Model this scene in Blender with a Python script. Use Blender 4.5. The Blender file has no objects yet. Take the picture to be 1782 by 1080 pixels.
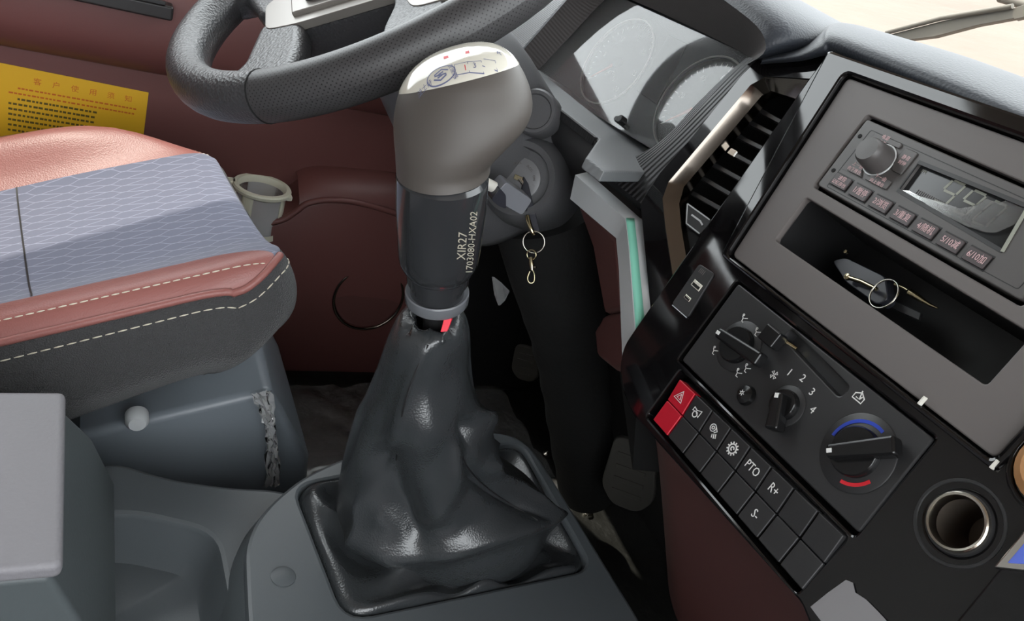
import bpy, bmesh, math, random
import numpy as np
from mathutils import Vector, Matrix
from mathutils.bvhtree import BVHTree
random.seed(4)
PI = math.pi
R_ = math.radians
scn = bpy.context.scene
COL = scn.collection
# ------------------------------------------------------------------ camera
FPX = 1400.0
EYE = Vector((0.0, 0.0, 1.05))
_r, _p = math.radians(20.0), math.radians(27.0)
_d = np.array([-math.sin(_r) * math.cos(_p), math.cos(_r) * math.cos(_p), math.sin(_p)])
_a = 180.0 - 891.0
_m = np.array([_a, -(_d[0] * _a + _d[2] * FPX) / _d[1], FPX]); _m /= np.linalg.norm(_m)
AX = np.array([-_m, np.cross(-_d, -_m), -_d])            # rows: world axes seen in the camera's frame
cam_data = bpy.data.cameras.new('camera'); cam = bpy.data.objects.new('camera', cam_data); COL.objects.link(cam)
cam_data.sensor_fit = 'HORIZONTAL'; cam_data.sensor_width = 36.0; cam_data.lens = FPX / 1782.0 * 36.0
cam_data.clip_start = 0.01; cam_data.clip_end = 500
_rot = Matrix(((AX[0][0], -AX[0][1], -AX[0][2]), (AX[1][0], -AX[1][1], -AX[1][2]), (AX[2][0], -AX[2][1], -AX[2][2])))
cam.matrix_world = Matrix.Translation(EYE) @ _rot.to_4x4()
scn.camera = cam
# ------------------------------------------------------------------ light
scn.view_settings.view_transform = 'Standard'; scn.view_settings.look = 'None'
scn.view_settings.gamma = 1.0; scn.view_settings.exposure = 0.0; scn.view_settings.use_curve_mapping = False
world = bpy.data.worlds.new('sky'); scn.world = world; world.use_nodes = True
_bg = world.node_tree.nodes['Background']
_bg.inputs[0].default_value = (0.93, 0.97, 1.0, 1); _bg.inputs[1].default_value = 6.0
sun_d = bpy.data.lights.new('sun', 'SUN'); sun_d.energy = 4.0; sun_d.angle = 0.01; sun_d.color = (1.0, 0.93, 0.8)
sun = bpy.data.objects.new('sun', sun_d); COL.objects.link(sun)
sun.rotation_euler = (math.radians(20), math.radians(-22), 0)

# ------------------------------------------------------------------ helpers
def ray(x, y):
    c = AX @ np.array([(x - 891.0) / FPX, (y - 540.0) / FPX, 1.0]); return Vector(c)
def D(x, y, d): return EYE + ray(x, y) * d
def ON(i, x, y, v):
    r = ray(x, y); return EYE + r * ((v - EYE[i]) / r[i])
def OX(x, y, v): return ON(0, x, y, v)
def OY(x, y, v): return ON(1, x, y, v)
def OZ(x, y, v): return ON(2, x, y, v)
def OP(x, y, P, n):
    r = ray(x, y); return EYE + r * ((P - EYE).dot(n) / r.dot(n))
WL = {}
def tag(o, label=None, cat=None, group=None, kind=None):
    if label: o['label'] = label
    if cat: o['category'] = cat
    if group: o['group'] = group
    if kind: o['kind'] = kind
    return o
def thing(name, loc, label, cat, group=None):
    o = bpy.data.objects.new(name, None); COL.objects.link(o); o.empty_display_size = 0.05
    o.location = loc; WL[o] = Vector(loc); return tag(o, label, cat, group)
def link(name, me, mat, parent=None):
    n = len(me.vertices); a = np.empty(n * 3); me.vertices.foreach_get('co', a); a = a.reshape(-1, 3)
    c = Vector((a.min(0) + a.max(0)) / 2) if n else Vector((0, 0, 0))
    me.transform(Matrix.Translation(-c))
    o = bpy.data.objects.new(name, me); COL.objects.link(o)
    me.materials.clear(); me.materials.append(mat)
    WL[o] = c; o.location = c
    if parent: o.parent = parent; o.location = c - WL[parent]
    return o
def mesh(name, vs, fs, mat, parent=None, smooth=None, bevel=0, seg=2, sub=0, solid=0, uv=None):
    me = bpy.data.meshes.new(name); me.from_pydata([tuple(v) for v in vs], [], fs); me.validate(); me.update()
    bm = bmesh.new(); bm.from_mesh(me)
    if not solid: bmesh.ops.recalc_face_normals(bm, faces=bm.faces)
    bm.to_mesh(me); bm.free()
    if uv is not None:
        l = me.uv_layers.new(name='UVMap')
        for lp in me.loops: l.data[lp.index].uv = uv[lp.vertex_index]
    if smooth is not None:
        me.shade_smooth()
        if smooth < 180: me.set_sharp_from_angle(angle=math.radians(smooth))
    o = link(name, me, mat, parent)
    if solid:
        m = o.modifiers.new('thick', 'SOLIDIFY'); m.thickness = abs(solid); m.offset = -1 if solid > 0 else 1
    if bevel:
        me.shade_smooth()
        m = o.modifiers.new('bevel', 'BEVEL'); m.width = bevel; m.segments = seg; m.limit_method = 'ANGLE'
        m.angle_limit = math.radians(35); m.harden_normals = True
    if sub:
        m = o.modifiers.new('sub', 'SUBSURF'); m.levels = sub; m.render_levels = sub
    return o
def prism(name, pts, vec, mat, parent=None, bevel=0.001, seg=2):
    n = len(pts); vec = Vector(vec); vs = [Vector(p) for p in pts] + [Vector(p) + vec for p in pts]
    fs = [tuple(range(n)), tuple(range(2 * n - 1, n - 1, -1))] + [(i, (i + 1) % n, n + (i + 1) % n, n + i) for i in range(n)]
    return mesh(name, vs, fs, mat, parent, bevel=bevel, seg=seg)
def box(name, lo, hi, mat, parent=None, bevel=0.003, seg=2):
    x0, y0, z0 = lo; x1, y1, z1 = hi
    return prism(name, [(x0, y0, z0), (x1, y0, z0), (x1, y1, z0), (x0, y1, z0)], (0, 0, z1 - z0), mat, parent, bevel, seg)
def grid(name, rows, mat, parent=None, solid=0, sub=0, closed=False, uv=True, smooth=180, caps=False, bevel=0):
    nr, nc = len(rows), len(rows[0]); vs = [p for r in rows for p in r]; fs = []
    for i in range(nr - 1):
        for j in range(nc if closed else nc - 1):
            k = (j + 1) % nc; fs.append((i * nc + j, i * nc + k, (i + 1) * nc + k, (i + 1) * nc + j))
    if caps: fs += [tuple(range(nc)), tuple(range((nr - 1) * nc, nr * nc))[::-1]]
    uvs = [(j / max(1, nc - 1), i / max(1, nr - 1)) for i in range(nr) for j in range(nc)] if uv else None
    return mesh(name, vs, fs, mat, parent, smooth=smooth, solid=solid, sub=sub, uv=uvs, bevel=bevel)
def basis(d):
    d = Vector(d).normalized(); a = Vector((0, 0, 1)) if abs(d.z) < 0.9 else Vector((1, 0, 0))
    x = a.cross(d).normalized(); return x, d.cross(x).normalized(), d
def lathe(name, o, d, prof, mat, parent=None, seg=32, smooth=40, caps=True):
    x, y, d = basis(d); rows = []
    for r, h in prof: rows.append([Vector(o) + d * h + (x * math.cos(t) + y * math.sin(t)) * r for t in [2 * PI * k / seg for k in range(seg)]])
    return grid(name, rows, mat, parent, closed=True, uv=False, smooth=smooth, caps=caps)
def catmull(pts, n, closed=False):
    P = [Vector(p) for p in pts]; m = len(P); out = []
    segs = m if closed else m - 1
    for i in range(segs):
        g = (lambda k: P[k % m]) if closed else (lambda k: P[max(0, min(m - 1, k))])
        p0, p1, p2, p3 = g(i - 1), g(i), g(i + 1), g(i + 2)
        for k in range(n):
            t = k / n
            out.append(0.5 * ((2 * p1) + (p2 - p0) * t + (2 * p0 - 5 * p1 + 4 * p2 - p3) * t * t + (3 * p1 - p0 - 3 * p2 + p3) * t ** 3))
    if not closed: out.append(P[-1])
    return out
def tube(name, path, rad, mat, parent=None, seg=10, closed=False, flat=None):
    P = [Vector(p) for p in path]; n = len(P); rows = []; prev = None
    for i in range(n):
        a = P[(i - 1) % n] if closed else P[max(0, i - 1)]; b = P[(i + 1) % n] if closed else P[min(n - 1, i + 1)]
        d = (b - a).normalized()
        if prev is None: x, y, _ = basis(d)
        else:
            x = (prev - d * prev.dot(d)).normalized(); y = d.cross(x)
        prev = x; r = rad[i] if hasattr(rad, '__len__') else rad
        rows.append([P[i] + (x * math.cos(t) + y * math.sin(t) * (flat or 1)) * r for t in [2 * PI * k / seg for k in range(seg)]])
    if closed: rows.append(rows[0])
    return grid(name, rows, mat, parent, closed=True, uv=False, caps=not closed, smooth=60)
def ringpath(c, n, r, k=40):
    x, y, _ = basis(n); return [Vector(c) + (x * math.cos(2 * PI * i / k) + y * math.sin(2 * PI * i / k)) * r for i in range(k)]
def torus(name, c, n, r, rr, mat, parent=None, k=40, seg=8): return tube(name, ringpath(c, n, r, k), rr, mat, parent, seg, closed=True)
def join(parts):
    vs, fs = [], []
    for v, f in parts:
        b = len(vs); vs += v; fs += [tuple(b + i for i in q) for q in f]
    return vs, fs
def rnd(pts, r, seg=4):
    out = []; n = len(pts)
    for i in range(n):
        p = Vector(pts[i]).to_2d(); a = Vector(pts[i - 1]).to_2d(); b = Vector(pts[(i + 1) % n]).to_2d()
        rr = r[i] if hasattr(r, '__len__') else r
        if rr <= 0: out.append(p); continue
        da, db = a - p, b - p; t = min(rr, da.length * .45, db.length * .45)
        s, e = p + da.normalized() * t, p + db.normalized() * t
        for k in range(seg + 1):
            q = k / seg; out.append(s * (1 - q) ** 2 + p * 2 * q * (1 - q) + e * q * q)
    return out
class Frame:
    def __init__(s, o, u, v):
        s.o = Vector(o); s.u = Vector(u).normalized(); v = Vector(v); s.v = (v - s.u * v.dot(s.u)).normalized(); s.n = s.u.cross(s.v).normalized()
    def w(s, u, v, h=0): return s.o + s.u * u + s.v * v + s.n * h
    def px(s, x, y, h=0):
        q = OP(x, y, s.o + s.n * h, s.n) - s.o; return Vector((q.dot(s.u), q.dot(s.v)))
    def pl(s, L, h=0): return [s.px(x, y, h) for x, y in L]
    def mat(s, u, v, h, ang=0):
        c, n_ = math.cos(ang), math.sin(ang); X = s.u * c + s.v * n_; Y = -s.u * n_ + s.v * c; p = s.w(u, v, h)
        return Matrix(((X.x, Y.x, s.n.x, p.x), (X.y, Y.y, s.n.y, p.y), (X.z, Y.z, s.n.z, p.z), (0, 0, 0, 1)))
def fprism(name, F, pts, h0, h1, mat, parent=None, bevel=0.0006, seg=2):
    return prism(name, [F.w(p[0], p[1], h0) for p in pts], F.n * (h1 - h0), mat, parent, bevel, seg)
def fplate(name, F, outer, holes, h0, h1, mat, parent=None, bevel=0.001):
    cu = bpy.data.curves.new(name, 'CURVE'); cu.dimensions = '2D'; cu.fill_mode = 'BOTH'
    for L in [outer] + list(holes):
        sp = cu.splines.new('POLY'); sp.points.add(len(L) - 1); sp.use_cyclic_u = True
        for i, p in enumerate(L): sp.points[i].co = (p[0], p[1], 0, 1)
    cu.extrude = max(0.00005, (h1 - h0) / 2 - bevel); cu.bevel_depth = bevel; cu.bevel_resolution = 1; cu.offset = -bevel
    t = bpy.data.objects.new('tmp', cu); COL.objects.link(t)
    me = bpy.data.meshes.new_from_object(t.evaluated_get(bpy.context.evaluated_depsgraph_get()))
    bpy.data.objects.remove(t); bpy.data.curves.remove(cu)
    me.transform(F.mat(0, 0, (h0 + h1) / 2)); me.shade_smooth(); me.set_sharp_from_angle(angle=math.radians(35))
    return link(name, me, mat, parent)
def text_mesh(body, size, align='CENTER', extrude=0.0, sx=1.0, spacing=1.0):
    cu = bpy.data.curves.new('t', 'FONT'); cu.body = body; cu.size = size; cu.align_x = align; cu.align_y = 'CENTER'; cu.extrude = extrude
    cu.resolution_u = 2; cu.space_character = spacing
    t = bpy.data.objects.new('tmp', cu); COL.objects.link(t); t.scale = (sx, 1, 1)
    me = bpy.data.meshes.new_from_object(t.evaluated_get(bpy.context.evaluated_depsgraph_get()))
    bpy.data.objects.remove(t); bpy.data.curves.remove(cu)
    if sx != 1: me.transform(Matrix.Diagonal((sx, 1, 1, 1)))
    return me
def ftext(name, F, body, size, u, v, h, mat, parent=None, ang=0, sx=1.0, align='CENTER', spacing=1.0):
    me = text_mesh(body, size, align, 0.00008, sx, spacing); me.transform(F.mat(u, v, h + 0.0001, ang)); return link(name, me, mat, parent)
def fstrokes(name, F, strokes, h, mat, parent=None, wd=0.0006, th=0.00025):
    parts = []
    for L in strokes:
        cl = len(L) > 2 and L[0] == L[-1]; P = [Vector(p) for p in (L[:-1] if cl else L)]; n = len(P); A, B = [], []
        for i in range(n):
            a = P[i - 1] if (i or cl) else P[0]; b = P[(i + 1) % n] if (i < n - 1 or cl) else P[-1]
            d = (b - a); d = d.normalized() if d.length > 1e-9 else Vector((1, 0)); q = Vector((-d.y, d.x)) * wd / 2
            A.append(P[i] + q); B.append(P[i] - q)
        for i in range(n if cl else n - 1):
            k = (i + 1) % n; q = [A[i], A[k], B[k], B[i]]
            v = [F.w(p[0], p[1], h) for p in q] + [F.w(p[0], p[1], h + th) for p in q]
            parts.append((v, [(0, 1, 2, 3), (7, 6, 5, 4), (0, 4, 5, 1), (1, 5, 6, 2), (2, 6, 7, 3), (3, 7, 4, 0)]))
    vs, fs = join(parts); return mesh(name, vs, fs, mat, parent)
def circ(cx, cy, r, a0=0, a1=2 * PI, n=24): return [(cx + r * math.cos(a0 + (a1 - a0) * i / n), cy + r * math.sin(a0 + (a1 - a0) * i / n)) for i in range(n + 1)]
def arcband(c, r0, r1, a0, a1, n=20):
    return [(c[0] + r1 * math.cos(a0 + (a1 - a0) * i / n), c[1] + r1 * math.sin(a0 + (a1 - a0) * i / n)) for i in range(n + 1)] + \
           [(c[0] + r0 * math.cos(a1 + (a0 - a1) * i / n), c[1] + r0 * math.sin(a1 + (a0 - a1) * i / n)) for i in range(n + 1)]
# ------------------------------------------------------------------ materials
def lin(c): return tuple((v / 255 / 12.92) if v / 255 <= .04045 else ((v / 255 + .055) / 1.055) ** 2.4 for v in c)
def mat(name, rgb, rough=.5, metal=0, spec=.5, bump=None, var=0.0, vscale=8, coat=0, alpha=1, trans=0, emit=0, sheen=0, rvar=0):
    """bump=(kind, scale, strength, distance)"""
    m = bpy.data.materials.new(name); m.use_nodes = True; nt = m.node_tree; b = nt.nodes['Principled BSDF']; c = lin(rgb)
    b.inputs['Base Color'].default_value = (*c, 1); b.inputs['Roughness'].default_value = rough; b.inputs['Metallic'].default_value = metal
    b.inputs['Specular IOR Level'].default_value = spec; b.inputs['Coat Weight'].default_value = coat; b.inputs['Coat Roughness'].default_value = .04
    b.inputs['Alpha'].default_value = alpha; b.inputs['Transmission Weight'].default_value = trans; b.inputs['Sheen Weight'].default_value = sheen
    if emit: b.inputs['Emission Color'].default_value = (*c, 1); b.inputs['Emission Strength'].default_value = emit
    tc = nt.nodes.new('ShaderNodeTexCoord')
    if var or rvar:
        nz = nt.nodes.new('ShaderNodeTexNoise'); nz.inputs['Scale'].default_value = vscale; nz.inputs['Detail'].default_value = 5
        nt.links.new(tc.outputs['Object'], nz.inputs['Vector'])
        if var:
            mx = nt.nodes.new('ShaderNodeMix'); mx.data_type = 'RGBA'
            mx.inputs[6].default_value = (*[x * (1 - var) for x in c], 1); mx.inputs[7].default_value = (*[min(1, x * (1 + var)) for x in c], 1)
            nt.links.new(nz.outputs['Fac'], mx.inputs[0]); nt.links.new(mx.outputs[2], b.inputs['Base Color'])
        if rvar:
            mr = nt.nodes.new('ShaderNodeMapRange'); mr.inputs[1].default_value = .3; mr.inputs[2].default_value = .7
            mr.inputs[3].default_value = max(0.02, rough - rvar); mr.inputs[4].default_value = rough + rvar
            nt.links.new(nz.outputs['Fac'], mr.inputs[0]); nt.links.new(mr.outputs[0], b.inputs['Roughness'])
    if bump:
        kind, sc, st, dist = bump
        if kind == 'grain':
            t = nt.nodes.new('ShaderNodeTexVoronoi'); t.inputs['Scale'].default_value = sc; out = t.outputs['Distance']
        elif kind == 'noise':
            t = nt.nodes.new('ShaderNodeTexNoise'); t.inputs['Scale'].default_value = sc; t.inputs['Detail'].default_value = 4; out = t.outputs['Fac']
        else:
            t = nt.nodes.new('ShaderNodeTexWave'); t.inputs['Scale'].default_value = sc; t.bands_direction = 'X'; out = t.outputs['Fac']
            if kind != 'wave':
                mp = nt.nodes.new('ShaderNodeMapping'); mp.inputs['Rotation'].default_value = kind
                nt.links.new(tc.outputs['Object'], mp.inputs['Vector']); nt.links.new(mp.outputs[0], t.inputs['Vector'])
        if not t.inputs['Vector'].is_linked: nt.links.new(tc.outputs['Object'], t.inputs['Vector'])
        bp = nt.nodes.new('ShaderNodeBump'); bp.inputs['Strength'].default_value = st; bp.inputs['Distance'].default_value = dist
        nt.links.new(out, bp.inputs['Height']); nt.links.new(bp.outputs[0], b.inputs['Normal'])
    return m
def mathn(nt, op, a, b=None):
    n = nt.nodes.new('ShaderNodeMath'); n.operation = op
    for i, v in enumerate((a, b)):
        if v is None: continue
        if isinstance(v, (int, float)): n.inputs[i].default_value = v
        else: nt.links.new(v, n.inputs[i])
    return n.outputs[0]
def thin_glass(name, tint, refl=1.0, rough=0.02, haze=0.0):
    m = bpy.data.materials.new(name); m.use_nodes = True; nt = m.node_tree; nt.nodes.clear()
    out = nt.nodes.new('ShaderNodeOutputMaterial'); tr = nt.nodes.new('ShaderNodeBsdfTransparent'); gl = nt.nodes.new('ShaderNodeBsdfGlossy')
    fr = nt.nodes.new('ShaderNodeFresnel'); fr.inputs[0].default_value = 1.5; mx = nt.nodes.new('ShaderNodeMixShader')
    tr.inputs[0].default_value = (*tint, 1); gl.inputs['Roughness'].default_value = rough
    nt.links.new(mathn(nt, 'MULTIPLY', fr.outputs[0], refl), mx.inputs[0]); base = tr.outputs[0]
    if haze:
        df = nt.nodes.new('ShaderNodeBsdfDiffuse'); df.inputs[0].default_value = (.8, .8, .8, 1); m2 = nt.nodes.new('ShaderNodeMixShader')
        m2.inputs[0].default_value = haze; nt.links.new(tr.outputs[0], m2.inputs[1]); nt.links.new(df.outputs[0], m2.inputs[2]); base = m2.outputs[0]
    nt.links.new(base, mx.inputs[1]); nt.links.new(gl.outputs[0], mx.inputs[2]); nt.links.new(mx.outputs[0], out.inputs[0]); return m
M = {
 'gloss': mat('piano black plastic', (14, 13, 14), .06, spec=.6, rvar=.03, vscale=30),
 'black': mat('matte black plastic', (40, 40, 41), .42, bump=('noise', 900, .15, .0003)),
 'black2': mat('dark plastic', (26, 26, 27), .5),
 'satin': mat('satin black knob plastic', (20, 20, 21), .22),
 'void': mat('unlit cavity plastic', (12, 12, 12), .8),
 'greypanel': mat('warm grey radio panel', (100, 95, 93), .5, bump=('noise', 1200, .12, .0002)),
 'radio': mat('radio faceplate', (80, 77, 76), .4, bump=('noise', 1500, .1, .0002)),
 'radiobtn': mat('radio button', (66, 58, 59), .4),
 'lens_dark': mat('dark display', (44, 45, 46), .15),
 'segment': mat('lcd segments', (150, 152, 140), .5),
 'white': mat('white print', (225, 225, 222), .6),
 'pink': mat('pale pink print', (214, 180, 182), .6),
 'red': mat('red switch plastic', (190, 22, 44), .35, bump=('noise', 1200, .1, .0002)),
 'redpaint': mat('red print', (205, 30, 44), .5), 'bluepaint': mat('blue print', (40, 70, 190), .5),
 'chrome': mat('chrome', (230, 228, 222), .08, 1.0), 'steel': mat('brushed steel', (205, 200, 188), .22, 1.0),
 'brass': mat('yellowish steel', (206, 194, 158), .2, 1.0),
 'barrel': mat('tarnished socket metal', (112, 103, 94), .4, .6),
 'darkchrome': mat('dark chrome', (128, 120, 112), .14, 1.0),
 'silver': mat('silver painted trim', (206, 209, 210), .38, .1, bump=('noise', 600, .05, .0002)),
 'silver2': mat('warm silver wheel trim', (142, 137, 132), .35, .45),
 'teal': mat('teal protective film', (140, 216, 192), .35),
 'carbon': mat('carbon look ribbed plastic', (46, 46, 47), .4, bump=((.0, .0, .9), 42, 1.0, .0025)),
 'ledge': mat('fine ribbed grey plastic', (128, 131, 133), .42, bump=((0, 0, 1.2), 190, .6, .0006)),
 'hood': mat('dark hood plastic', (72, 68, 67), .6, bump=((.5, .3, .4), 120, .3, .0008)),
 'pad': mat('soft dash pad', (50, 54, 61), .55, bump=('grain', 420, .35, .0008)),
 'column': mat('textured grey plastic', (84, 84, 86), .5, bump=('grain', 700, .3, .0004)),
 'lockface': mat('grey lock face', (118, 118, 120), .4),
 'rim': mat('grained wheel leather', (60, 60, 62), .38, bump=('grain', 330, .5, .0012)),
 'door': mat('oxblood door plastic', (104, 63, 60), .48, bump=('noise', 500, .12, .0005)),
 'lowred': mat('oxblood dash plastic', (94, 58, 55), .45, bump=('noise', 500, .1, .0005)),
 'doortrim': mat('black door trim', (38, 36, 36), .4), 'doorband': mat('brown door band', (62, 46, 43), .6),
 'leather': mat('dusty rose leather', (150, 95, 89), .42, bump=('grain', 500, .3, .0007)),
 'sidefab': mat('black mesh fabric', (60, 60, 61), .8, bump=('grain', 650, .9, .0014), sheen=.2),
 'thread': mat('cream thread', (225, 218, 200), .7),
 'console': mat('grey console plastic', (84, 89, 92), .42, bump=('grain', 900, .15, .0003)),
 'boxgrey': mat('light grey box lid', (122, 120, 124), .55, bump=('noise', 260, .5, .0012)),
 'boxside': mat('dark grey box side', (76, 82, 84), .5, bump=('noise', 260, .2, .0008)),
 'boot': mat('black leatherette', (50, 53, 55), .27, spec=.8, bump=('grain', 520, .28, .0006), var=.12, vscale=25),
 'knob': mat('taupe rubber knob', (76, 71, 67), .5, bump=('noise', 900, .1, .0003)),
 'cap': mat('ivory cap', (206, 202, 190), .12, coat=.6), 'capmark': mat('blue grey print', (96, 100, 132), .5),
 'sleeve': mat('smoky plastic sleeve', (46, 47, 49), .13, coat=.3, rvar=.05, vscale=20),
 'collar': mat('grey translucent collar', (104, 106, 110), .2),
 'gold': mat('dull gold print', (172, 166, 150), .5),
 'redtab': mat('red tape', (226, 40, 62), .5), 'floor': mat('black floor mat', (34, 34, 32), .45, bump=('noise', 14, .6, .02), rvar=.15, vscale=9),
 'riser': mat('grey seat riser plastic', (122, 129, 136), .35), 'riser2': mat('dark steel bracket', (40, 42, 43), .4),
 'cup': mat('ivory cup plastic', (226, 224, 204), .4), 'sheet': thin_glass('clear plastic sheet', (.95, .96, .97), 1.3, .18, .14),
 'strip': thin_glass('crumpled film', (.95, .96, .97), 1.6, .15, .38),
 'cupclear': thin_glass('milky plastic', (.86, .84, .80), .8, .15, .6),
 'glass': thin_glass('window glass', (.96, .98, .97)), 'lens': thin_glass('gauge lens', (.96, .97, .97), 1.6, .04, .10),
 'film': thin_glass('peeling film', (.93, .94, .93), 1.0, .12, .12),
 'scrap': mat('patch grey', (128, 126, 128), .45),
 'clusterface': mat('cluster face', (58, 62, 66), .4), 'clusterdial': mat('dial face', (50, 54, 58), .4), 'dialring': mat('dial ring', (232, 233, 228), .3),
 'orange': mat('orange needle', (214, 110, 80), .4), 'pedal': mat('rubber pedal', (66, 64, 60), .6, bump=('noise', 200, .3, .001)),
 'fabricdark': mat('black cloth boot', (16, 16, 16), .85, bump=('noise', 120, .3, .003)),
 'roof': mat('pale headliner', (190, 186, 178), .9), 'wallgrey': mat('grey back wall', (150, 148, 146), .8),
 'ground': mat('sunlit sandy ground', (104, 91, 81), .95, var=.3, vscale=.35, bump=('noise', 1.5, .3, .1)),
 'wiper': mat('weathered wiper', (104, 97, 86), .6), 'yellow': mat('yellow paper', (222, 172, 24), .55), 'redink': mat('orange red ink', (196, 96, 20), .6),
 'darkink': mat('dark ink', (92, 74, 18), .6), 'key': mat('black key plastic', (54, 55, 62), .25), 'keylight': mat('grey key plastic', (128, 130, 136), .3),
 'whitenub': mat('white plastic', (226, 224, 214), .4), 'bluereflect': mat('blue reflection colour', (92, 112, 205), .25), 'tan': mat('tan plastic', (176, 128, 84), .5),
}
# seat fabric: woven ogee net drawn by its thread colours
def seat_fabric():
    m = mat('blue grey seat fabric', (120, 123, 140), .85, sheen=.25); nt = m.node_tree; b = nt.nodes['Principled BSDF']
    uvn = nt.nodes.new('ShaderNodeUVMap'); sp = nt.nodes.new('ShaderNodeSeparateXYZ'); nt.links.new(uvn.outputs[0], sp.inputs[0])
    x, y = sp.outputs[0], sp.outputs[1]
    L, h, A = .050, .0092, .0043
    ph = mathn(nt, 'MULTIPLY', x, 2 * PI / L); tri = mathn(nt, 'SINE', ph); s2 = mathn(nt, 'SINE', mathn(nt, 'MULTIPLY', ph, 2.0))
    f = mathn(nt, 'MULTIPLY', mathn(nt, 'ADD', tri, mathn(nt, 'MULTIPLY', s2, .28)), A)
    def dist(v): return mathn(nt, 'MULTIPLY', mathn(nt, 'ABSOLUTE', mathn(nt, 'SUBTRACT', mathn(nt, 'FRACT', mathn(nt, 'ADD', mathn(nt, 'DIVIDE', v, 2 * h), .5)), .5)), 2 * h)
    d = mathn(nt, 'MINIMUM', dist(mathn(nt, 'SUBTRACT', y, f)), dist(mathn(nt, 'ADD', mathn(nt, 'SUBTRACT', y, h), f)))
    ln = mathn(nt, 'LESS_THAN', d, .0008)
    mx = nt.nodes.new('ShaderNodeMix'); mx.data_type = 'RGBA'; mx.inputs[6].default_value = (*lin((104, 107, 126)), 1); mx.inputs[7].default_value = (*lin((142, 144, 164)), 1)
    nt.links.new(mathn(nt, 'MULTIPLY', ln, .85), mx.inputs[0]); nt.links.new(mx.outputs[2], b.inputs['Base Color'])
    return m
M['fabric'] = seat_fabric()
def perforated():
    m = mat('perforated wheel leather', (66, 65, 66), .45); nt = m.node_tree; b = nt.nodes['Principled BSDF']
    uvn = nt.nodes.new('ShaderNodeUVMap'); sp = nt.nodes.new('ShaderNodeSeparateXYZ'); nt.links.new(uvn.outputs[0], sp.inputs[0])
    fx = mathn(nt, 'SUBTRACT', mathn(nt, 'FRACT', mathn(nt, 'MULTIPLY', mathn(nt, 'ADD', sp.outputs[0], sp.outputs[1]), 215.0)), .5)
    fy = mathn(nt, 'SUBTRACT', mathn(nt, 'FRACT', mathn(nt, 'MULTIPLY', mathn(nt, 'SUBTRACT', sp.outputs[0], sp.outputs[1]), 215.0)), .5)
    r2 = mathn(nt, 'ADD', mathn(nt, 'MULTIPLY', fx, fx), mathn(nt, 'MULTIPLY', fy, fy)); dot = mathn(nt, 'LESS_THAN', r2, .032)
    mx = nt.nodes.new('ShaderNodeMix'); mx.data_type = 'RGBA'; mx.inputs[6].default_value = (*lin((60, 59, 60)), 1); mx.inputs[7].default_value = (*lin((16, 16, 16)), 1)
    nt.links.new(dot, mx.inputs[0]); nt.links.new(mx.outputs[2], b.inputs['Base Color'])
    bp = nt.nodes.new('ShaderNodeBump'); bp.invert = True; bp.inputs['Strength'].default_value = .8; bp.inputs['Distance'].default_value = .001
    nt.links.new(dot, bp.inputs['Height']); nt.links.new(bp.outputs[0], b.inputs['Normal']); return m
M['perf'] = perforated()

# ------------------------------------------------------------------ cab shell (the setting)
def struct(o): return tag(o, kind='structure')
DX = -1.42
fl = struct(box('floor', (-1.46, -.95, -.06), (.62, 1.12, 0), M['floor'], bevel=0))
struct(box('wall_back', (-1.46, -.99, -.06), (.62, -.95, 1.72), M['wallgrey'], bevel=0))
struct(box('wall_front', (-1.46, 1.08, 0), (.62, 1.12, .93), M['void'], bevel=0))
struct(box('wall_right', (.58, -.95, 0), (.62, 1.08, .66), M['door'], bevel=0))  # unseen passenger side, kept low to let side light into the cab
struct(box('shade_liner', (-1.42, .665, 0), (-1.352, 1.08, .80), M['black2'], bevel=.01))  # added black box; its colour gives the shade at the door front
struct(box('ceiling', (-1.46, -.99, 1.68), (.62, .80, 1.72), M['roof'], bevel=0))
struct(box('trim_1', (-1.46, -.99, .98), (-1.41, -.62, 1.68), M['wallgrey'], bevel=0))
struct(box('trim_2', (.57, -.99, .98), (.62, -.62, 1.68), M['wallgrey'], bevel=0))
g = mesh('ground', [(-60, -20, -1.0), (60, -20, -1.0), (60, 6, -1.0), (-60, 6, -1.0), (60, 60, 12), (-60, 60, 12)], [(0, 1, 2, 3), (3, 2, 4, 5)], M['ground']); struct(g)
ws = mesh('window_1', [(-1.44, 1.08, .95), (.6, 1.08, .95), (.6, .84, 1.68), (-1.44, .84, 1.68)], [(0, 1, 2, 3)], M['glass']); struct(ws)
sg = mesh('window_2', [(-1.44, -.62, .99), (-1.44, 1.0, .99), (-1.44, .84, 1.68), (-1.44, -.62, 1.68)], [(0, 1, 2, 3)], M['glass']); struct(sg)

# driver's door
door = mesh('door_1', [(DX, -.95, .0), (DX, 1.08, .0), (DX, 1.08, .99), (DX, -.95, .99), (DX - .04, -.95, .0), (DX - .04, 1.08, .0), (DX - .04, 1.08, .99), (DX - .04, -.95, .99)],
            [(0, 1, 2, 3), (7, 6, 5, 4), (0, 4, 5, 1), (1, 5, 6, 2), (2, 6, 7, 3), (3, 7, 4, 0)], M['door']); struct(door)
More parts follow.
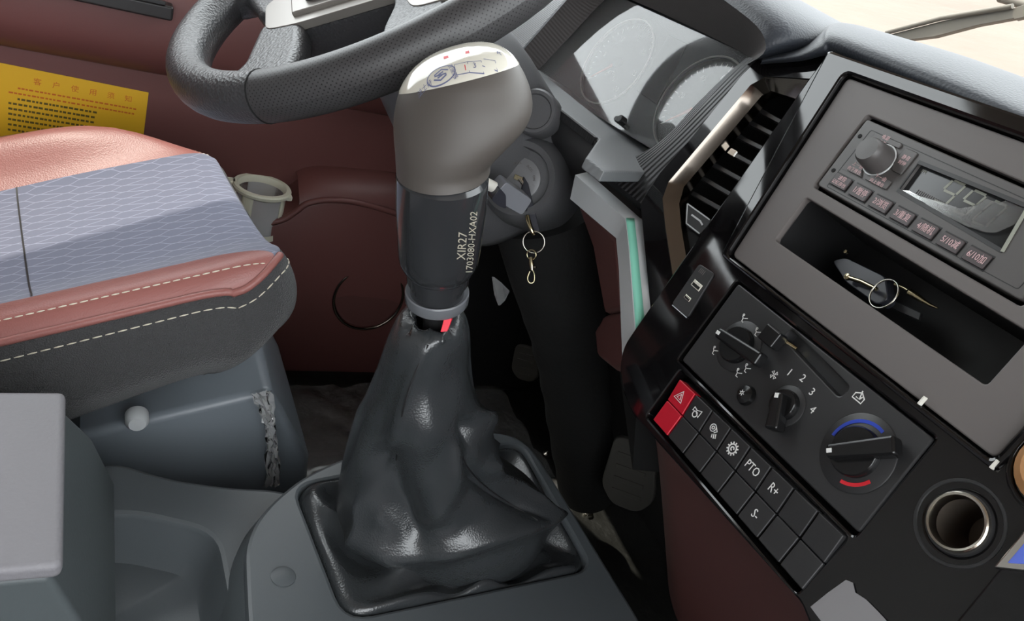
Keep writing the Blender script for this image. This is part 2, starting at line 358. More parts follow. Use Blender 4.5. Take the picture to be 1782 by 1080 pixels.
# padded shelf above the sticker with a rounded lower edge
prof = [(0, .76), (.05, .75), (.062, .72), (.06, .66), (.045, .625), (.02, .605), (0, .60)]
rows = [[Vector((DX + a, y, z)) for a, z in catmull([(p[0], p[1], 0) for p in prof], 4) for a, z in [(a, z)]] if False else [Vector((DX + q.x, y, q.y)) for q in catmull([(a, z, 0) for a, z in prof], 4)] for y in (-.9, -.3, .1, .35, .5, .62)]
for q in rows[-1]: q.x = DX + (q.x - DX) * .2
grid('armrest', rows, M['door'], door, uv=False)
p0, p1 = OX(60, -12, -1.34), OX(300, 37, -1.34)
hz = p1.z
prism('pull_handle', [(DX, -.6, hz), (-1.335, -.6, hz), (-1.335, p1.y, hz), (DX, p1.y, hz)], (0, 0, .022), M['doortrim'], door, .004)
prism('handle_ridge', [(-1.338, -.6, hz + .022), (-1.332, -.6, hz + .022), (-1.332, p1.y - .012, hz + .022), (-1.338, p1.y - .012, hz + .022)], (0, 0, .006), M['black'], door, .001)
# pocket with cup recess
lipA = [OX(x, y, -1.345) for x, y in [(380, 395), (450, 390), (490, 383), (515, 368), (535, 354), (570, 348), (620, 352), (690, 372), (760, 400)]]
lip = catmull(lipA, 6)
low = [Vector((-1.36, p.y, .17)) for p in lip]; bot = [Vector((-1.385, p.y, .03)) for p in lip]
back = [Vector((DX, p.y, p.z + .02)) for p in lip]
grid('pocket', [back, [p + Vector((-.02, 0, .006)) for p in lip], lip, [p + Vector((.004, 0, -.008)) for p in lip], low, bot], M['door'], door, uv=False)
tube('pocket_lip', lip, .006, M['door'], door, seg=8)
upA = catmull([OX(x, y, -1.40) for x, y in [(518, 306), (535, 299), (560, 296), (610, 299), (680, 306), (760, 318)]], 6)
upB = [Vector((-1.35, p.y, min(p.z - .03, .52))) for p in upA]
grid('pocket_shelf', [[p + Vector((-.03, 0, 0)) for p in upA], upA, [p + Vector((.02, 0, -.012)) for p in upA], upB, [p + Vector((0, 0, -.05)) for p in upB]], M['door'], door, uv=False)
sc = OX(642, 519, -1.352)
torus('speaker_ring', sc, (1, 0, .06), .072, .0032, M['darkchrome'], door, 64, 8)
lathe('speaker_grille', sc + Vector((-.004, 0, 0)), (1, 0, .06), [(.0, .001), (.04, .001), (.068, 0), (.071, -.006)], M['lowred'], door, 48, caps=False)
# notice
F_st = Frame(OX(0, 110, DX + .0012), (0, 1, 0), (0, 0, 1))
st = thing('paper_notice', F_st.o, 'yellow printed paper notice stuck low on the oxblood door behind the seat', 'notice')
fprism('paper', F_st, [(-.12, .005), (.208, -.006), (.206, -.15), (-.12, -.15)], 0, .0006, M['yellow'], st, 0)
for i, ch in enumerate('客户使用须知'): ftext('title_character', F_st, ch, .0115, .05 + i * .0258, -.020 - i * .0006, .0007, M['redink'], st)
for r in range(9):
    strokes = []; x = .012 + (.012 if r in (0, 2) else 0); y = -.034 - r * .0088
    end = .19 if r < 2 else .13
    while x < end:
        w = random.uniform(.003, .006); strokes.append([(x, y - x * .02), (x + w, y - x * .02 - .0001)]); x += w + random.uniform(.001, .0025)
    fstrokes('print_line', F_st, strokes, .0007, M['redink'] if r < 2 else M['darkink'], st, .0026 if r < 2 else .0034, .0001)

# ------------------------------------------------------------------ cup in the door pocket
cc = OX(456, 326, -1.375)
cup = thing('cup_insert', cc - Vector((0, 0, .09)), 'ivory plastic cup holder insert with milky windows in the door pocket', 'cup holder')
lathe('rim', cc, (0, 0, 1), [(.040, -.008), (.0405, .001), (.043, .004), (.050, .004), (.052, .001), (.051, -.004), (.045, -.008), (.040, -.008)], M['cup'], cup, 48, caps=False)
lathe('shell', cc, (0, 0, 1), [(.042, -.004), (.041, -.05), (.040, -.082), (.0, -.084)], M['cupclear'], cup, 48, caps=False)
for a in (-40, 60, 150, 235):
    t = math.radians(a); rows = []
    for z in (-.004, -.082): rows.append([cc + Vector((math.cos(t + q) * .0425, math.sin(t + q) * .0425, z)) for q in (-.25, -.12, 0, .12, .25)])
    grid('rib', rows, M['cup'], cup, solid=.002, uv=False)
lathe('bottom_band', cc, (0, 0, 1), [(.0425, -.078), (.043, -.09), (.03, -.092)], M['cup'], cup, 48, caps=False)
box('tab', cc + Vector((-.02, -.058, -.003)), cc + Vector((.0, -.044, .004)), M['cup'], cup, .002)
box('tab', cc + Vector((.012, .038, -.008)), cc + Vector((.03, .05, .002)), M['cup'], cup, .003)

# ------------------------------------------------------------------ driver's seat
seat = thing('driver_seat', (-.99, -.1, .30), 'driver seat with blue grey patterned fabric, rose leather bolsters and black mesh side', 'seat')
SL = .385                                            # the cushion rises towards its front edge
XN, XF = -.800, -1.300
def zt(y): return .588 + SL * (y - .19)
def sstep(t): t = max(0, min(1, t)); return t * t * (3 - 2 * t)
def YF(a):                                            # plan outline of the front edge
    y = .221 - .058 * a
    if a < .12: y -= .060 * (1 - math.sqrt(max(0, 1 - (1 - a / .12) ** 2)))
    if a > .70: y -= .26 * ((a - .70) / .30) ** 1.6
    return y
def seat_h(a, y):                                     # a: 0 near edge .. 1 far edge; height above the tilted base plane
    back = sstep((.20 - y) / .25)
    return .016 * math.exp(-((a - .06) / .085) ** 2) + (.010 + .040 * back) * math.exp(-((a - .86) / .11) ** 2) - .004 * math.sin(PI * min(1, a / .72))
def seat_pt(a, b):                                    # b: 0 front nose .. 1 back
    x = XN + (XF - XN) * a; yf = YF(a); L = .72
    s = b * L; R = .050
    if s < R * 1.2:
        t = s / (R * 1.2) * (PI / 2); y = yf - R * (1 - math.cos(t)) * .9; dz = -R * (1 - math.sin(t)) * .62 * (.25 + .25 * sstep(a / .35))
    else: y = yf - R * .9 - (s - R * 1.2); dz = 0
    edge = max(0, 1 - a / .04); rnde = -.014 * edge ** 2
    if a > .90: rnde -= .05 * ((a - .90) / .10) ** 2
    return Vector((x, y, zt(y) + seat_h(a, y) + dz + rnde))
def seat_patch(name, a0f, a1f, b0, b1, material, na=28, nb=70):
    rows, uvs = [], []
    for i in range(nb + 1):
        b = b0 + (b1 - b0) * (i / nb) ** 1.4; r = []
        for j in range(na + 1):
            a = a0f(b) + (a1f(b) - a0f(b)) * j / na; p = seat_pt(a, b); r.append(p); uvs.append((-p.y, a * abs(XF - XN)))
        rows.append(r)
    o = grid(name, rows, material, seat, uv=False)
    l = o.data.uv_layers.new(name='UVMap')
    for lp in o.data.loops: l.data[lp.index].uv = uvs[lp.vertex_index]
    return o
nb_ = lambda b: .022 + .078 * min(1, b / .11) ** .6
fb_ = lambda b: .735 - .045 * min(1, b / .5)
seat_patch('fabric_cushion', nb_, fb_, 0, 1, M['fabric'])
seat_patch('near_bolster', lambda b: 0.0, nb_, 0, 1, M['leather'], 10)
seat_patch('far_bolster', fb_, lambda b: 1.0, 0, 1, M['leather'], 12)
# seam across the cushion
rows = []
for da in (-.0014, .0014):
    rows.append([seat_pt(nb_(.365) + (fb_(.365) - nb_(.365)) * k / 24, .365 + da) + Vector((0, 0, .0006)) for k in range(25)])
grid('seam', rows, M['black2'], seat, uv=False)
# side and front skirts
def border(k):
    return seat_pt(0, 1 - k / .72) if k < .72 else seat_pt((k - .72) / .28, 0)
def skirt_pt(k, t):
    """k along the border: near side from the back to the nose, then along the nose; t: 0 top .. 1 bottom"""
    e = border(k); d = border(min(1, k + .012)) - border(max(0, k - .012)); out = Vector((d.y, -d.x, 0)).normalized()
    depth = .165 - .03 * sstep((e.y + .1) / .3)
    off = .030 * math.sin(PI * min(1, t * 1.05)) ** .8 - .085 * max(0, t - .5) ** 1.5
    return e + out * off + Vector((0, 0, -depth * t))
KK = [.72 * i / 80 for i in range(81)] + [.72 + .28 * (i / 70) ** 1.8 for i in range(1, 71)]
grid('side_skirt', [[skirt_pt(k, t) for k in KK] for t in [i / 20 for i in range(21)]], M['sidefab'], seat, uv=False)
edge = [seat_pt(0, 1 - i / 60) + Vector((.002, 0, .0)) for i in range(61)] + [seat_pt((a / 12) ** 1.8 * .10, 0) + Vector((.001, .002, 0)) for a in range(1, 10)]
tube('piping', edge, .0045, M['leather'], seat, seg=8)
def stitches(name, f, n, L=.74):
    parts = []
    for i in range(n):
        a, b = f(i / n), f((i + L) / n); d = b - a
        if d.length < 1e-5: continue
        x, y, dd = basis(d); r = .0010; v = []
        for q in (a, (a + b) / 2, b):
            rr = r if q is not a and q is not b else r * .6
            v += [q + x * rr + y * 0, q + y * rr, q - x * rr, q - y * rr]
        fcs = [(0, 1, 2, 3), (11, 10, 9, 8)] + [(4 * s + j, 4 * s + (j + 1) % 4, 4 * s + 4 + (j + 1) % 4, 4 * s + 4 + j) for s in (0, 1) for j in range(4)]
        parts.append((v, fcs))
    vs, fs = join(parts); return tag(mesh(name, vs, fs, M['thread'], seat, smooth=180), kind='stuff')
stitches('upper_stitching', lambda q: seat_pt(.028, .86 * (1 - q) + .022 * q) + Vector((.0, 0, .0005)), 62)
_lp = [skirt_pt(.10 + .685 * q / 600, .10) for q in range(601)]; _cl = [0.0]
for a, b in zip(_lp, _lp[1:]): _cl.append(_cl[-1] + (b - a).length)
stitches('lower_stitching', lambda q: Vector([float(np.interp(q * _cl[-1], _cl, [p[i] for p in _lp])) for i in range(3)]) + Vector((.0008, .0004, .0004)), 66)
stitches('far_stitching', lambda q: seat_pt(.735 + .13 * q, .012) + Vector((0, 0, .0012)), 14)
box('underside', (-1.17, -.30, .415), (-.90, .10, .44), M['black2'], seat, .01)
# riser below the seat
ris = thing('seat_riser', (-1.0, -.1, 0), 'grey plastic riser carrying the driver seat above the floor', 'seat base')
prism('side_panel', [(-.87, -.3, 0), (-.87, OX(560, 850, -.87).y, 0), (-.87, OX(540, 800, -.87).y, OX(540, 800, -.87).z), (-.87, OX(478, 655, -.87).y, .375), (-.87, .02, .30), (-.87, -.3, .17)], (-.30, 0, 0), M['riser'], ris, .012, 3)
for y0, y1 in ((-.06, -.015), (.02, .032)):
    prism('bracket', [(-.868, y0, .06), (-.868, y1, .06), (-.868, y1 - .01, .345), (-.868, y0 - .01, .345)], (.012, 0, 0), M['riser2'], ris, .002)
lathe('pivot_cap', (-.868, .085, .335), (1, 0, 0), [(.014, 0), (.014, .014), (.010, .02)], M['silver'], ris, 20)

# ------------------------------------------------------------------ storage box
bx = thing('storage_box', (-.54, -.2, .35), 'grey storage box with pale textured lid beside the driver seat', 'box')
zl = .55
lidp = [OZ(*q, zl) for q in [(115, 679), (110, 981)]]
lid = [lidp[0], lidp[1], Vector((lidp[1].x - .0, -.45, zl)), Vector((lidp[0].x, -.45, zl))]
prism('lid', lid, (0, 0, -.016), M['boxgrey'], bx, .006, 3)
def ringrect(x0, x1, y1, z): return [Vector((x0, y1, z)), Vector((x1, y1, z)), Vector((x1, -.45, z)), Vector((x0, -.45, z))]
a0, a1 = lidp[0], lidp[1]
rr = [ringrect(a0.x + .004, a1.x - .004, a0.y - .003, zl - .016), ringrect(a0.x - .03, a1.x + .0, a0.y + .025, .47), ringrect(a0.x - .085, a1.x + .02, a0.y + .052, .36), ringrect(a0.x - .088, a1.x + .02, a0.y + .053, .3535)]
grid('body', rr, M['boxside'], bx, closed=True, uv=False, caps=True, smooth=50, bevel=.006)

# ------------------------------------------------------------------ centre console
con = thing('center_console', (-.58, .2, 0), 'grey plastic console over the gearbox tunnel with an open tray', 'console')
ZC = .385
ob = [OZ(x, y, ZC) for x, y in [(430, 1085), (425, 960), (440, 915), (470, 878), (520, 836), (590, 802), (700, 775), (845, 753), (893, 760), (925, 783), (960, 835), (1110, 1080), (1190, 1215)]]
ob += [Vector((-.36, .60, ZC)), Vector((-.36, .16, ZC))]
ob2 = [(p.x, p.y) for p in ob]
ib2 = rnd([tuple(OZ(x, y, ZC)[:2]) for x, y in [(510, 850), (903, 772), (1028, 993), (600, 1082)]], .028, 5)
F_con = Frame((0, 0, 0), (1, 0, 0), (0, 1, 0))
fplate('boot_bezel', F_con, rnd(ob2, .02, 3), [ib2], ZC - .02, ZC + .004, M['console'], con, .0045)
# flared sides of the bezel down to the tunnel
cx = sum(p[0] for p in ob2) / len(ob2); cy = sum(p[1] for p in ob2) / len(ob2)
def ringo(s, z): return [Vector((cx + (p[0] - cx) * s, cy + (p[1] - cy) * s, z)) for p in rnd(ob2, .02, 3)]
grid('tunnel_shroud', [ringo(.99, ZC - .004), ringo(1.04, ZC - .02), ringo(1.09, ZC - .08), ringo(1.12, .0)], M['console'], con, closed=True, uv=False, smooth=50)
# rear deck with tray
ZD = .352
far = [OZ(x, y, ZD) for x, y in [(195, 800), (300, 832), (400, 846), (490, 850)]]
deck = [(p.x, p.y) for p in far] + [(-.66, .30), (-.36, .30), (-.36, -.5), (-.70, -.5), (-.72, -.02)]
hole = rnd([tuple(OZ(x, y, ZD)[:2]) for x, y in [(225, 890), (375, 925), (405, 1085)]] + [(-.42, .17), (-.42, -.3), (-.66, -.3)], .03, 5)
fplate('tray_deck', F_con, rnd(deck, .02, 3), [hole], ZD - .02, ZD, M['console'], con, .006)
hc = (sum(p[0] for p in hole) / len(hole), sum(p[1] for p in hole) / len(hole))
def hring(s, z): return [Vector((hc[0] + (p[0] - hc[0]) * s, hc[1] + (p[1] - hc[1]) * s, z)) for p in hole]
grid('tray', [hring(1.0, ZD - .008), hring(.95, ZD - .045), hring(.90, ZD - .06), hring(.02, ZD - .062)], M['console'], con, closed=True, uv=False, smooth=60)
dk = rnd(deck, .02, 3)
grid('deck_side', [[Vector((p[0], p[1], ZD - .006)) for p in dk], [Vector((p[0] * 1.0, p[1], .0)) for p in dk]], M['console'], con, closed=True, uv=False, smooth=50)
q = OZ(493, 1003, ZC + .004)
lathe('screw_cover', q, (0, 0, 1), [(.0125, -.002), (.0125, .0008), (.011, .0016)], M['console'], con, 28)

# ------------------------------------------------------------------ gear lever
lev = thing('gear_lever', (-.595, .40, ZC), 'gear lever with taupe knob, smoky sleeve and folded black leatherette boot', 'gear lever')
T_top = D(748, 553, .745); S0 = D(760, 523, .733); S1 = D(771, 288, .645)
base_c = Vector((-.597, .400, .385)); lax = (T_top - base_c).normalized(); cr = Vector(AX[:, 0]); bn = lax.cross(cr).normalized()
bn = bn if bn.dot(ray(800, 800)) < 0 else -bn             # towards the viewer's side
BT = [((722, 556), (782, 556), .018), ((712, 548), (792, 547), .024), ((697, 551), (803, 549), .031), ((686, 564), (812, 560), .036), ((673, 592), (818, 586), .042), ((654, 645), (820, 638), .050), ((634, 695), (826, 686), .056),
      ((612, 750), (838, 726), .062), ((595, 805), (845, 786), .067), ((587, 850), (893, 838), .073), ((587, 885), (943, 876), .079), ((594, 912), (953, 906), .081), ((612, 932), (945, 934), .076), ((640, 945), (915, 952), .064), ((668, 955), (885, 962), .052)]
cen = [OP((l[0] + r[0]) / 2, (l[1] + r[1]) / 2, base_c, bn) for l, r, b in BT]
half = [OP(r[0], r[1], base_c, bn) - OP(l[0], l[1], base_c, bn) for l, r, b in BT]
cen = catmull(cen, 6); half = catmull(half, 6); bb = catmull([(b, 0, 0) for _, _, b in BT], 6)
def pxy(w):
    c = np.array(w - EYE) @ AX; return 891 + FPX * c[0] / c[2], 540 + FPX * c[1] / c[2]
FOLDS = [  # creases of the leatherette, located by the point of the boot they cross: line, height, width
 ([(745, 592), (715, 660), (690, 740), (668, 830)], .0035, 14), ([(736, 750)], .0085, 46), ([(770, 690), (800, 640)], -.004, 28), ([(640, 720), (625, 800)], .004, 22),
 ([(664, 815), (690, 880), (728, 930)], -.016, 36), ([(806, 790), (775, 850), (741, 912)], .0115, 22), ([(630, 938), (690, 966), (761, 956), (850, 930), (946, 902)], .012, 20),
 ([(838, 720), (845, 770), (842, 812)], .013, 8), ([(815, 742), (811, 775), (806, 800)], -.011, 13), ([(842, 816), (890, 838), (935, 868), (954, 895)], .011, 10), ([(812, 822), (850, 852), (900, 880), (935, 897)], -.010, 9),
 ([(622, 872), (628, 925)], .007, 10), ([(745, 556), (748, 585)], -.006, 7), ([(785, 556), (790, 578)], -.005, 7), ([(712, 560), (705, 580)], -.005, 8), ([(765, 565), (768, 590)], .004, 7), ([(660, 905), (700, 935)], .004, 14), ([(830, 870), (790, 900)], .004, 20)]
def fold(x, y):
    tot = 0
    for L, amp, wd_ in FOLDS:
        if len(L) == 1: d = math.hypot(x - L[0][0], y - L[0][1])
        else:
            d = 1e9
            for (ax, ay), (bx_, by_) in zip(L[:-1], L[1:]):
                ux, uy = bx_ - ax, by_ - ay; t = max(0, min(1, ((x - ax) * ux + (y - ay) * uy) / (ux * ux + uy * uy))); d = min(d, math.hypot(x - ax - ux * t, y - ay - uy * t))
        if d < wd_ * 3: tot += 1.3 * amp * (math.exp(-(d / wd_) ** 2) if wd_ > 12 else math.exp(-d / wd_ * 1.1))
    return tot
rows = []; NS = 240
for c, hv, b in zip(cen, half, bb):
    row = []
    for j in range(NS):
        t = 2 * PI * j / NS; rad = hv * .5 * math.cos(t) + bn * (b.x * math.sin(t)); p = c + rad
        if math.sin(t) > -.15 and c.z < .70:
            x, y = pxy(p); p = p + rad.normalized() * fold(x, y)
        row.append(p)
    rows.append(row)
# skirt between the bulge and the bezel
boot = grid('boot', rows, M['boot'], lev, closed=True, uv=False)
bv = BVHTree.FromPolygons([v for r in rows for v in r], [(i * NS + j, i * NS + (j + 1) % NS, (i + 1) * NS + (j + 1) % NS, (i + 1) * NS + j) for i in range(len(rows) - 1) for j in range(NS)])
def seamline(pts, n):
    path = []
    for x, y in pts:
        h = bv.ray_cast(EYE, ray(x, y).normalized()); path.append(h[0] + h[1] * .0004 if h[0] else None)
    path = [p for p in path if p]; return catmull(path, n) if len(path) > 2 else path
sp_ = seamline([(745, 600), (722, 650), (700, 720), (690, 800)], 5)
if len(sp_) > 2: tube('seam', sp_, .0009, M['black2'], boot, seg=6)
sp_ = seamline([(800, 780), (815, 815), (850, 850), (900, 885), (935, 905)], 5)
if len(sp_) > 2: tube('seam', sp_, .0009, M['black2'], boot, seg=6)
SK = [(1.00, ZC - .006, 0), (.985, ZC + .002, .2), (.95, ZC + .006, .6), (.90, ZC + .004, 1), (.82, ZC - .004, 1), (.70, ZC - .006, 1), (.58, ZC + .004, .6), (.5, ZC + .02, .2)]
bs = rnd([tuple(OZ(x, y, ZC)[:2]) for x, y in [(510, 850), (903, 772), (1028, 993), (600, 1082)]], .03, 14); bcx = sum(p[0] for p in bs) / len(bs); bcy = sum(p[1] for p in bs) / len(bs)
bsd = []
for a, b in zip(bs, bs[1:] + bs[:1]): bsd += [Vector(a).lerp(Vector(b), k / max(1, int((Vector(b) - Vector(a)).length / .006))) for k in range(max(1, int((Vector(b) - Vector(a)).length / .006)))]
srows = []
for sc_k, z, am in SK:
    r = []
    for p in bsd:
        t = math.atan2(p.y - bcy, p.x - bcx); w = am * (.010 * math.sin(t * 4 + 2.0) * math.sin(t * 3 + .5) + .005 * math.sin(t * 9 + sc_k * 14))
        r.append(Vector((bcx + (p.x - bcx) * sc_k, bcy + (p.y - bcy) * sc_k, z + w)))
    srows.append(r)
grid('boot_skirt', srows, M['boot'], lev, closed=True, uv=False, sub=1)
axd = (S1 - S0).normalized(); Ls = (S1 - S0).length
tube('stick', [S0 - axd * .10, S0 + axd * .03], .012, M['black2'], lev, seg=16)
def rw(w, d): return w / 2 * d / FPX
def hy(y): return Ls * (523 - y) / (523 - 288)
lathe('collar', S0, axd, [(.020, hy(522)), (rw(106, .733), hy(523)), (rw(111, .733), hy(519)), (rw(111, .731), hy(504)), (rw(107, .731), hy(502)), (rw(100, .731), hy(504)), (.021, hy(508))], M['collar'], lev, 48)
sleeve = lathe('sleeve', S0, axd, [(.019, hy(515)), (rw(94, .729), hy(512)), (rw(96, .726), hy(484)), (rw(107, .724), hy(482)), (rw(110, .722), hy(466)), (rw(120, .718), hy(460)), (rw(131, .714), hy(451)), (rw(138, .711), hy(442)), (rw(142, .706), hy(426)), (rw(157, .675), hy(350)), (rw(162, .650), hy(304)), (rw(150, .646), hy(298)), (.03, hy(296))], M['sleeve'], lev, 56, smooth=22)
tp = T_top + Vector((0, 0, 0)); q = D(772, 563, .716)
prism('red_tab', [D(766, 578, .715), D(778, 577, .715), D(786, 556, .715), D(785, 549, .715), D(774, 549, .715)], (-.006, .004, 0), M['redtab'], lev, .0006)
# knob
cr = Vector(AX[:, 0]); cd_ = axd.cross(cr).normalized(); cd_ = cd_ if cd_.dot(ray(800, 200)) < 0 else -cd_      # towards the viewer's side
KN = [(297, 690, 853, .0378, .646), (280, 689, 856, .0375, .643), (262, 688, 871, .039, .640), (240, 686, 893, .041, .637), (215, 685, 916, .042, .634), (190, 687, 926, .042, .631),
      (165, 693, 925, .041, .628), (142, 704, 918, .0385, .625), (122, 721, 908, .035, .622), (106, 745, 897, .030, .620), (95, 775, 884, .024, .618), (88, 802, 870, .016, .617), (85, 825, 852, .006, .6165)]
kc, ks = [], []
for y, l, r, b, d in KN: kc.append(D((l + r) / 2, y, d)); ks.append((rw(r - l, d), b, 0))
kc = catmull(kc, 5); ks = catmull(ks, 5)
krows = [[c + cr * (math.cos(t) * s.x) + cd_ * (math.sin(t) * s.y) for t in [2 * PI * k / 72 for k in range(72)]] for c, s in zip(kc, ks)]
nc = 72; kv = [v for r in krows for v in r]; kf = [(i * nc + j, i * nc + (j + 1) % nc, (i + 1) * nc + (j + 1) % nc, (i + 1) * nc + j) for i in range(len(krows) - 1) for j in range(nc)] + [tuple(range(nc))[::-1], tuple(range((len(krows) - 1) * nc, len(krows) * nc))]
pA, pB = D(704, 160, .626), D(897, 113, .621); pC = D(808, 143, .590)
pn = (pB - pA).cross(pC - pA).normalized(); pn = pn if pn.z > 0 else -pn
def cut(name, keep_above, material, inflate, parent):
    me = bpy.data.meshes.new(name); me.from_pydata([tuple(v) for v in kv], [], kf); bm = bmesh.new(); bm.from_mesh(me)
    bmesh.ops.recalc_face_normals(bm, faces=bm.faces)
    r = bmesh.ops.bisect_plane(bm, geom=bm.verts[:] + bm.edges[:] + bm.faces[:], plane_co=pA, plane_no=pn, clear_inner=keep_above, clear_outer=not keep_above)
    es = [e for e in r['geom_cut'] if isinstance(e, bmesh.types.BMEdge)]
    bmesh.ops.contextual_create(bm, geom=es)
    bm.normal_update()
    if inflate:
        for v in bm.verts: v.co += v.normal * inflate
    bm.to_mesh(me); bm.free(); me.shade_smooth(); me.set_sharp_from_angle(angle=R_(35)); return link(name, me, material, parent)
cut('knob_grip', False, M['knob'], 0, lev); capo = cut('knob_cap', True, M['cap'], .0006, lev)
kb = BVHTree.FromPolygons(kv, kf)
Fc = Frame(D(800, 140, .60), (pB - pA), pn.cross(pB - pA))
def wrap(name, me, bvh, dirn, off, material, parent):
    bm = bmesh.new(); bm.from_mesh(me); bad = []
    for v in bm.verts:
        h = bvh.ray_cast(v.co - dirn * .2, dirn)
        if h[0] is None: bad.append(v)
        else: v.co = h[0] + h[1] * off if h[1].dot(dirn) < 0 else h[0] - h[1] * off
    if bad: bmesh.ops.delete(bm, geom=bad, context='VERTS')
    bm.to_mesh(me); bm.free()
    if len(me.vertices): return link(name, me, material, parent)
# marks printed on the cap: placed by the point they cover on the cap
def capuv(x, y):
    h = kb.ray_cast(EYE, ray(x, y).normalized()); p = (h[0] if h[0] else D(x, y, .6)) - Fc.o; return p.dot(Fc.u), p.dot(Fc.v)
def stroke_me(strokes, wd):
    o = fstrokes('tmp', Fc, strokes, 0, M['white'], None, wd, .00001); me = o.data.copy(); me.transform(Matrix.Translation(WL[o])); bpy.data.objects.remove(o); return me
def cap_text(body, size, x, y, ang, material, name='cap_print'):
    u, v = capuv(x, y); me = text_mesh(body, size); me.transform(Fc.mat(u, v, 0, ang)); wrap(name, me, kb, -pn, .0009, material, capo)
u, v = capuv(768, 131)
wrap('cap_emblem', stroke_me([[(u + (x - u), v + (y - v) * .55) for x, y in circ(u, v, .0112, n=30)]], .0008), kb, -pn, .0009, M['capmark'], capo)
wrap('cap_emblem', stroke_me([[(u + .006, v + .0015), (u + .001, v + .0038), (u - .005, v + .0015), (u - .005, v + .0006), (u + .004, v - .0006), (u + .004, v - .0015), (u - .001, v - .0036), (u - .006, v - .0015)],
     [(u + .002, v + .0015), (u - .002, v + .0006)], [(u + .001, v - .0006), (u - .003, v - .0015)]], .0011), kb, -pn, .0009, M['capmark'], capo)
u, v = capuv(820, 116)
wrap('cap_diagram', stroke_me([[(u - .012, v - .004), (u - .002, v - .004), (u - .002, v + .004), (u - .012, v + .004), (u - .012, v - .004)], [(u - .002, v - .004), (u + .008, v - .004), (u + .008, v + .004), (u - .002, v + .004)],
     [(u + .008, v + .0), (u + .018, v + .0), (u + .018, v + .006), (u + .01, v + .006)]], .0006), kb, -pn, .0009, M['capmark'], capo)
cap_text('1', .006, 810, 119, 0, M['redpaint']); cap_text('3', .006, 826, 115, 0, M['capmark'])
cap_text('法士特', .0042, 740, 154, .05, M['capmark']); cap_text('变速器', .0040, 788, 124, -1.3, M['capmark'])
cap_text('R', .006, 868, 94, 0, M['capmark'])
u, v = capuv(790, 97); wrap('cap_print', stroke_me([[(u - .008, v), (u + .012, v)]], .004), kb, -pn, .0009, M['redpaint'], capo)
# print on the sleeve, running up along its axis
slb = BVHTree.FromPolygons([WL[sleeve] + v.co for v in sleeve.data.vertices], [tuple(p.vertices) for p in sleeve.data.polygons])
toward = (EYE - D(770, 400, .68)).normalized()
Fs = Frame(D(800, 400, .62), axd, toward.cross(axd))
for body, (x, y), size in (('XIR27', (806, 402), .0100), ('1703080-HXA02', (823, 391), .0084)):
    hh_ = slb.ray_cast(EYE, ray(x, y).normalized())[0] - Fs.o; u, v = hh_.dot(Fs.u), hh_.dot(Fs.v); me = text_mesh(body, size, sx=1.08); me.transform(Fs.mat(u, v, 0)); wrap('sleeve_print', me, slb, -toward, .0005, M['gold'], sleeve)

# ------------------------------------------------------------------ steering wheel
WC = Vector((-.873, .269, .924)); wt = R_(40); We2 = Vector((0, math.cos(wt), math.sin(wt)))
F_w = Frame(WC, Vector((1, 0, 0)) * math.cos(R_(-10)) + We2 * math.sin(R_(-10)), We2)
sw = thing('steering_wheel', WC, 'dark grey leather steering wheel with silver spoke trim above the seat', 'steering wheel')
RW, rt = .225, .0225
def rim_part(name, a0, a1, material, n):
    rows, uvs = [], []
    for i in range(n + 1):
        t = R_(a0 + (a1 - a0) * i / n); rr = []
        for k in range(25):
            q = 2 * PI * k / 24; rad = RW + math.cos(q) * rt * .95; rr.append(F_w.w(math.cos(t) * rad, math.sin(t) * rad, math.sin(q) * rt * 1.08)); uvs.append((t * RW, q * rt))
        rows.append(rr)
    o = grid(name, rows, material, sw, uv=False); l = o.data.uv_layers.new(name='UVMap')
    for lp in o.data.loops: l.data[lp.index].uv = uvs[lp.vertex_index]
rim_part('rim_lower', -143, -37, M['rim'], 60); rim_part('rim_right', -36.6, 60, M['perf'], 56); rim_part('rim_top', 60, 120, M['rim'], 30); rim_part('rim_left', 120, 216.6, M['perf'], 56)
for a in (-36.8, -143.2):
    t = R_(a); tube('rim_seam', [F_w.w(math.cos(t) * (RW + math.cos(q) * rt * .955), math.sin(t) * (RW + math.cos(q) * rt * .955), math.sin(q) * rt * 1.085) for q in [2 * PI * k / 24 for k in range(24)]], .0008, M['void'], sw, seg=5, closed=True)
def spoke(pts, name='spoke'):
    fprism(name, F_w, rnd(pts, .012, 3), -.022, .006, M['rim'], sw, .009, 4)
for s in (1, -1):
    spoke([(s * .015, -.095), (s * .062, -.092), (s * .115, -.096), (s * .158, -.106), (s * .178, -.125), (s * .150, -.165), (s * .114, -.184), (s * .100, -.158), (s * .015, -.140)][::s])
    spoke([(s * .09, .055), (s * .21, .035), (s * .21, -.020), (s * .165, -.016), (s * .120, .002), (s * .09, .002)][::s])
hub = fprism('airbag_cover', F_w, rnd([(-.085, .07), (.085, .07), (.070, .014), (.028, -.084), (-.028, -.084), (-.070, .014)], .012, 4), -.03, .022, M['rim'], sw, .010, 4)
tr = [(-.165, .05), (-.150, .016), (-.100, .010), (-.058, -.098), (-.036, -.132), (.036, -.132), (.058, -.098), (.100, .010), (.150, .016), (.165, .05)]
ti = [(.082, .05), (.076, .012), (.034, -.092), (-.034, -.092), (-.076, .012), (-.082, .05)]
fprism('spoke_trim', F_w, rnd(tr, .012, 3) + rnd(ti, .012, 3), -.002, .007, M['silver2'], sw, .003, 3)
fprism('hub_body', F_w, rnd([(-.150, .06), (-.150, .022), (-.096, .014), (-.054, -.096), (-.034, -.126), (.034, -.126), (.054, -.096), (.096, .014), (.150, .022), (.150, .06)], .012, 3), -.04, -.001, M['rim'], sw, .006, 3)
tf = [(-.088, .05), (-.082, .010), (-.038, -.100), (.038, -.100), (.082, .010), (.088, .05)]
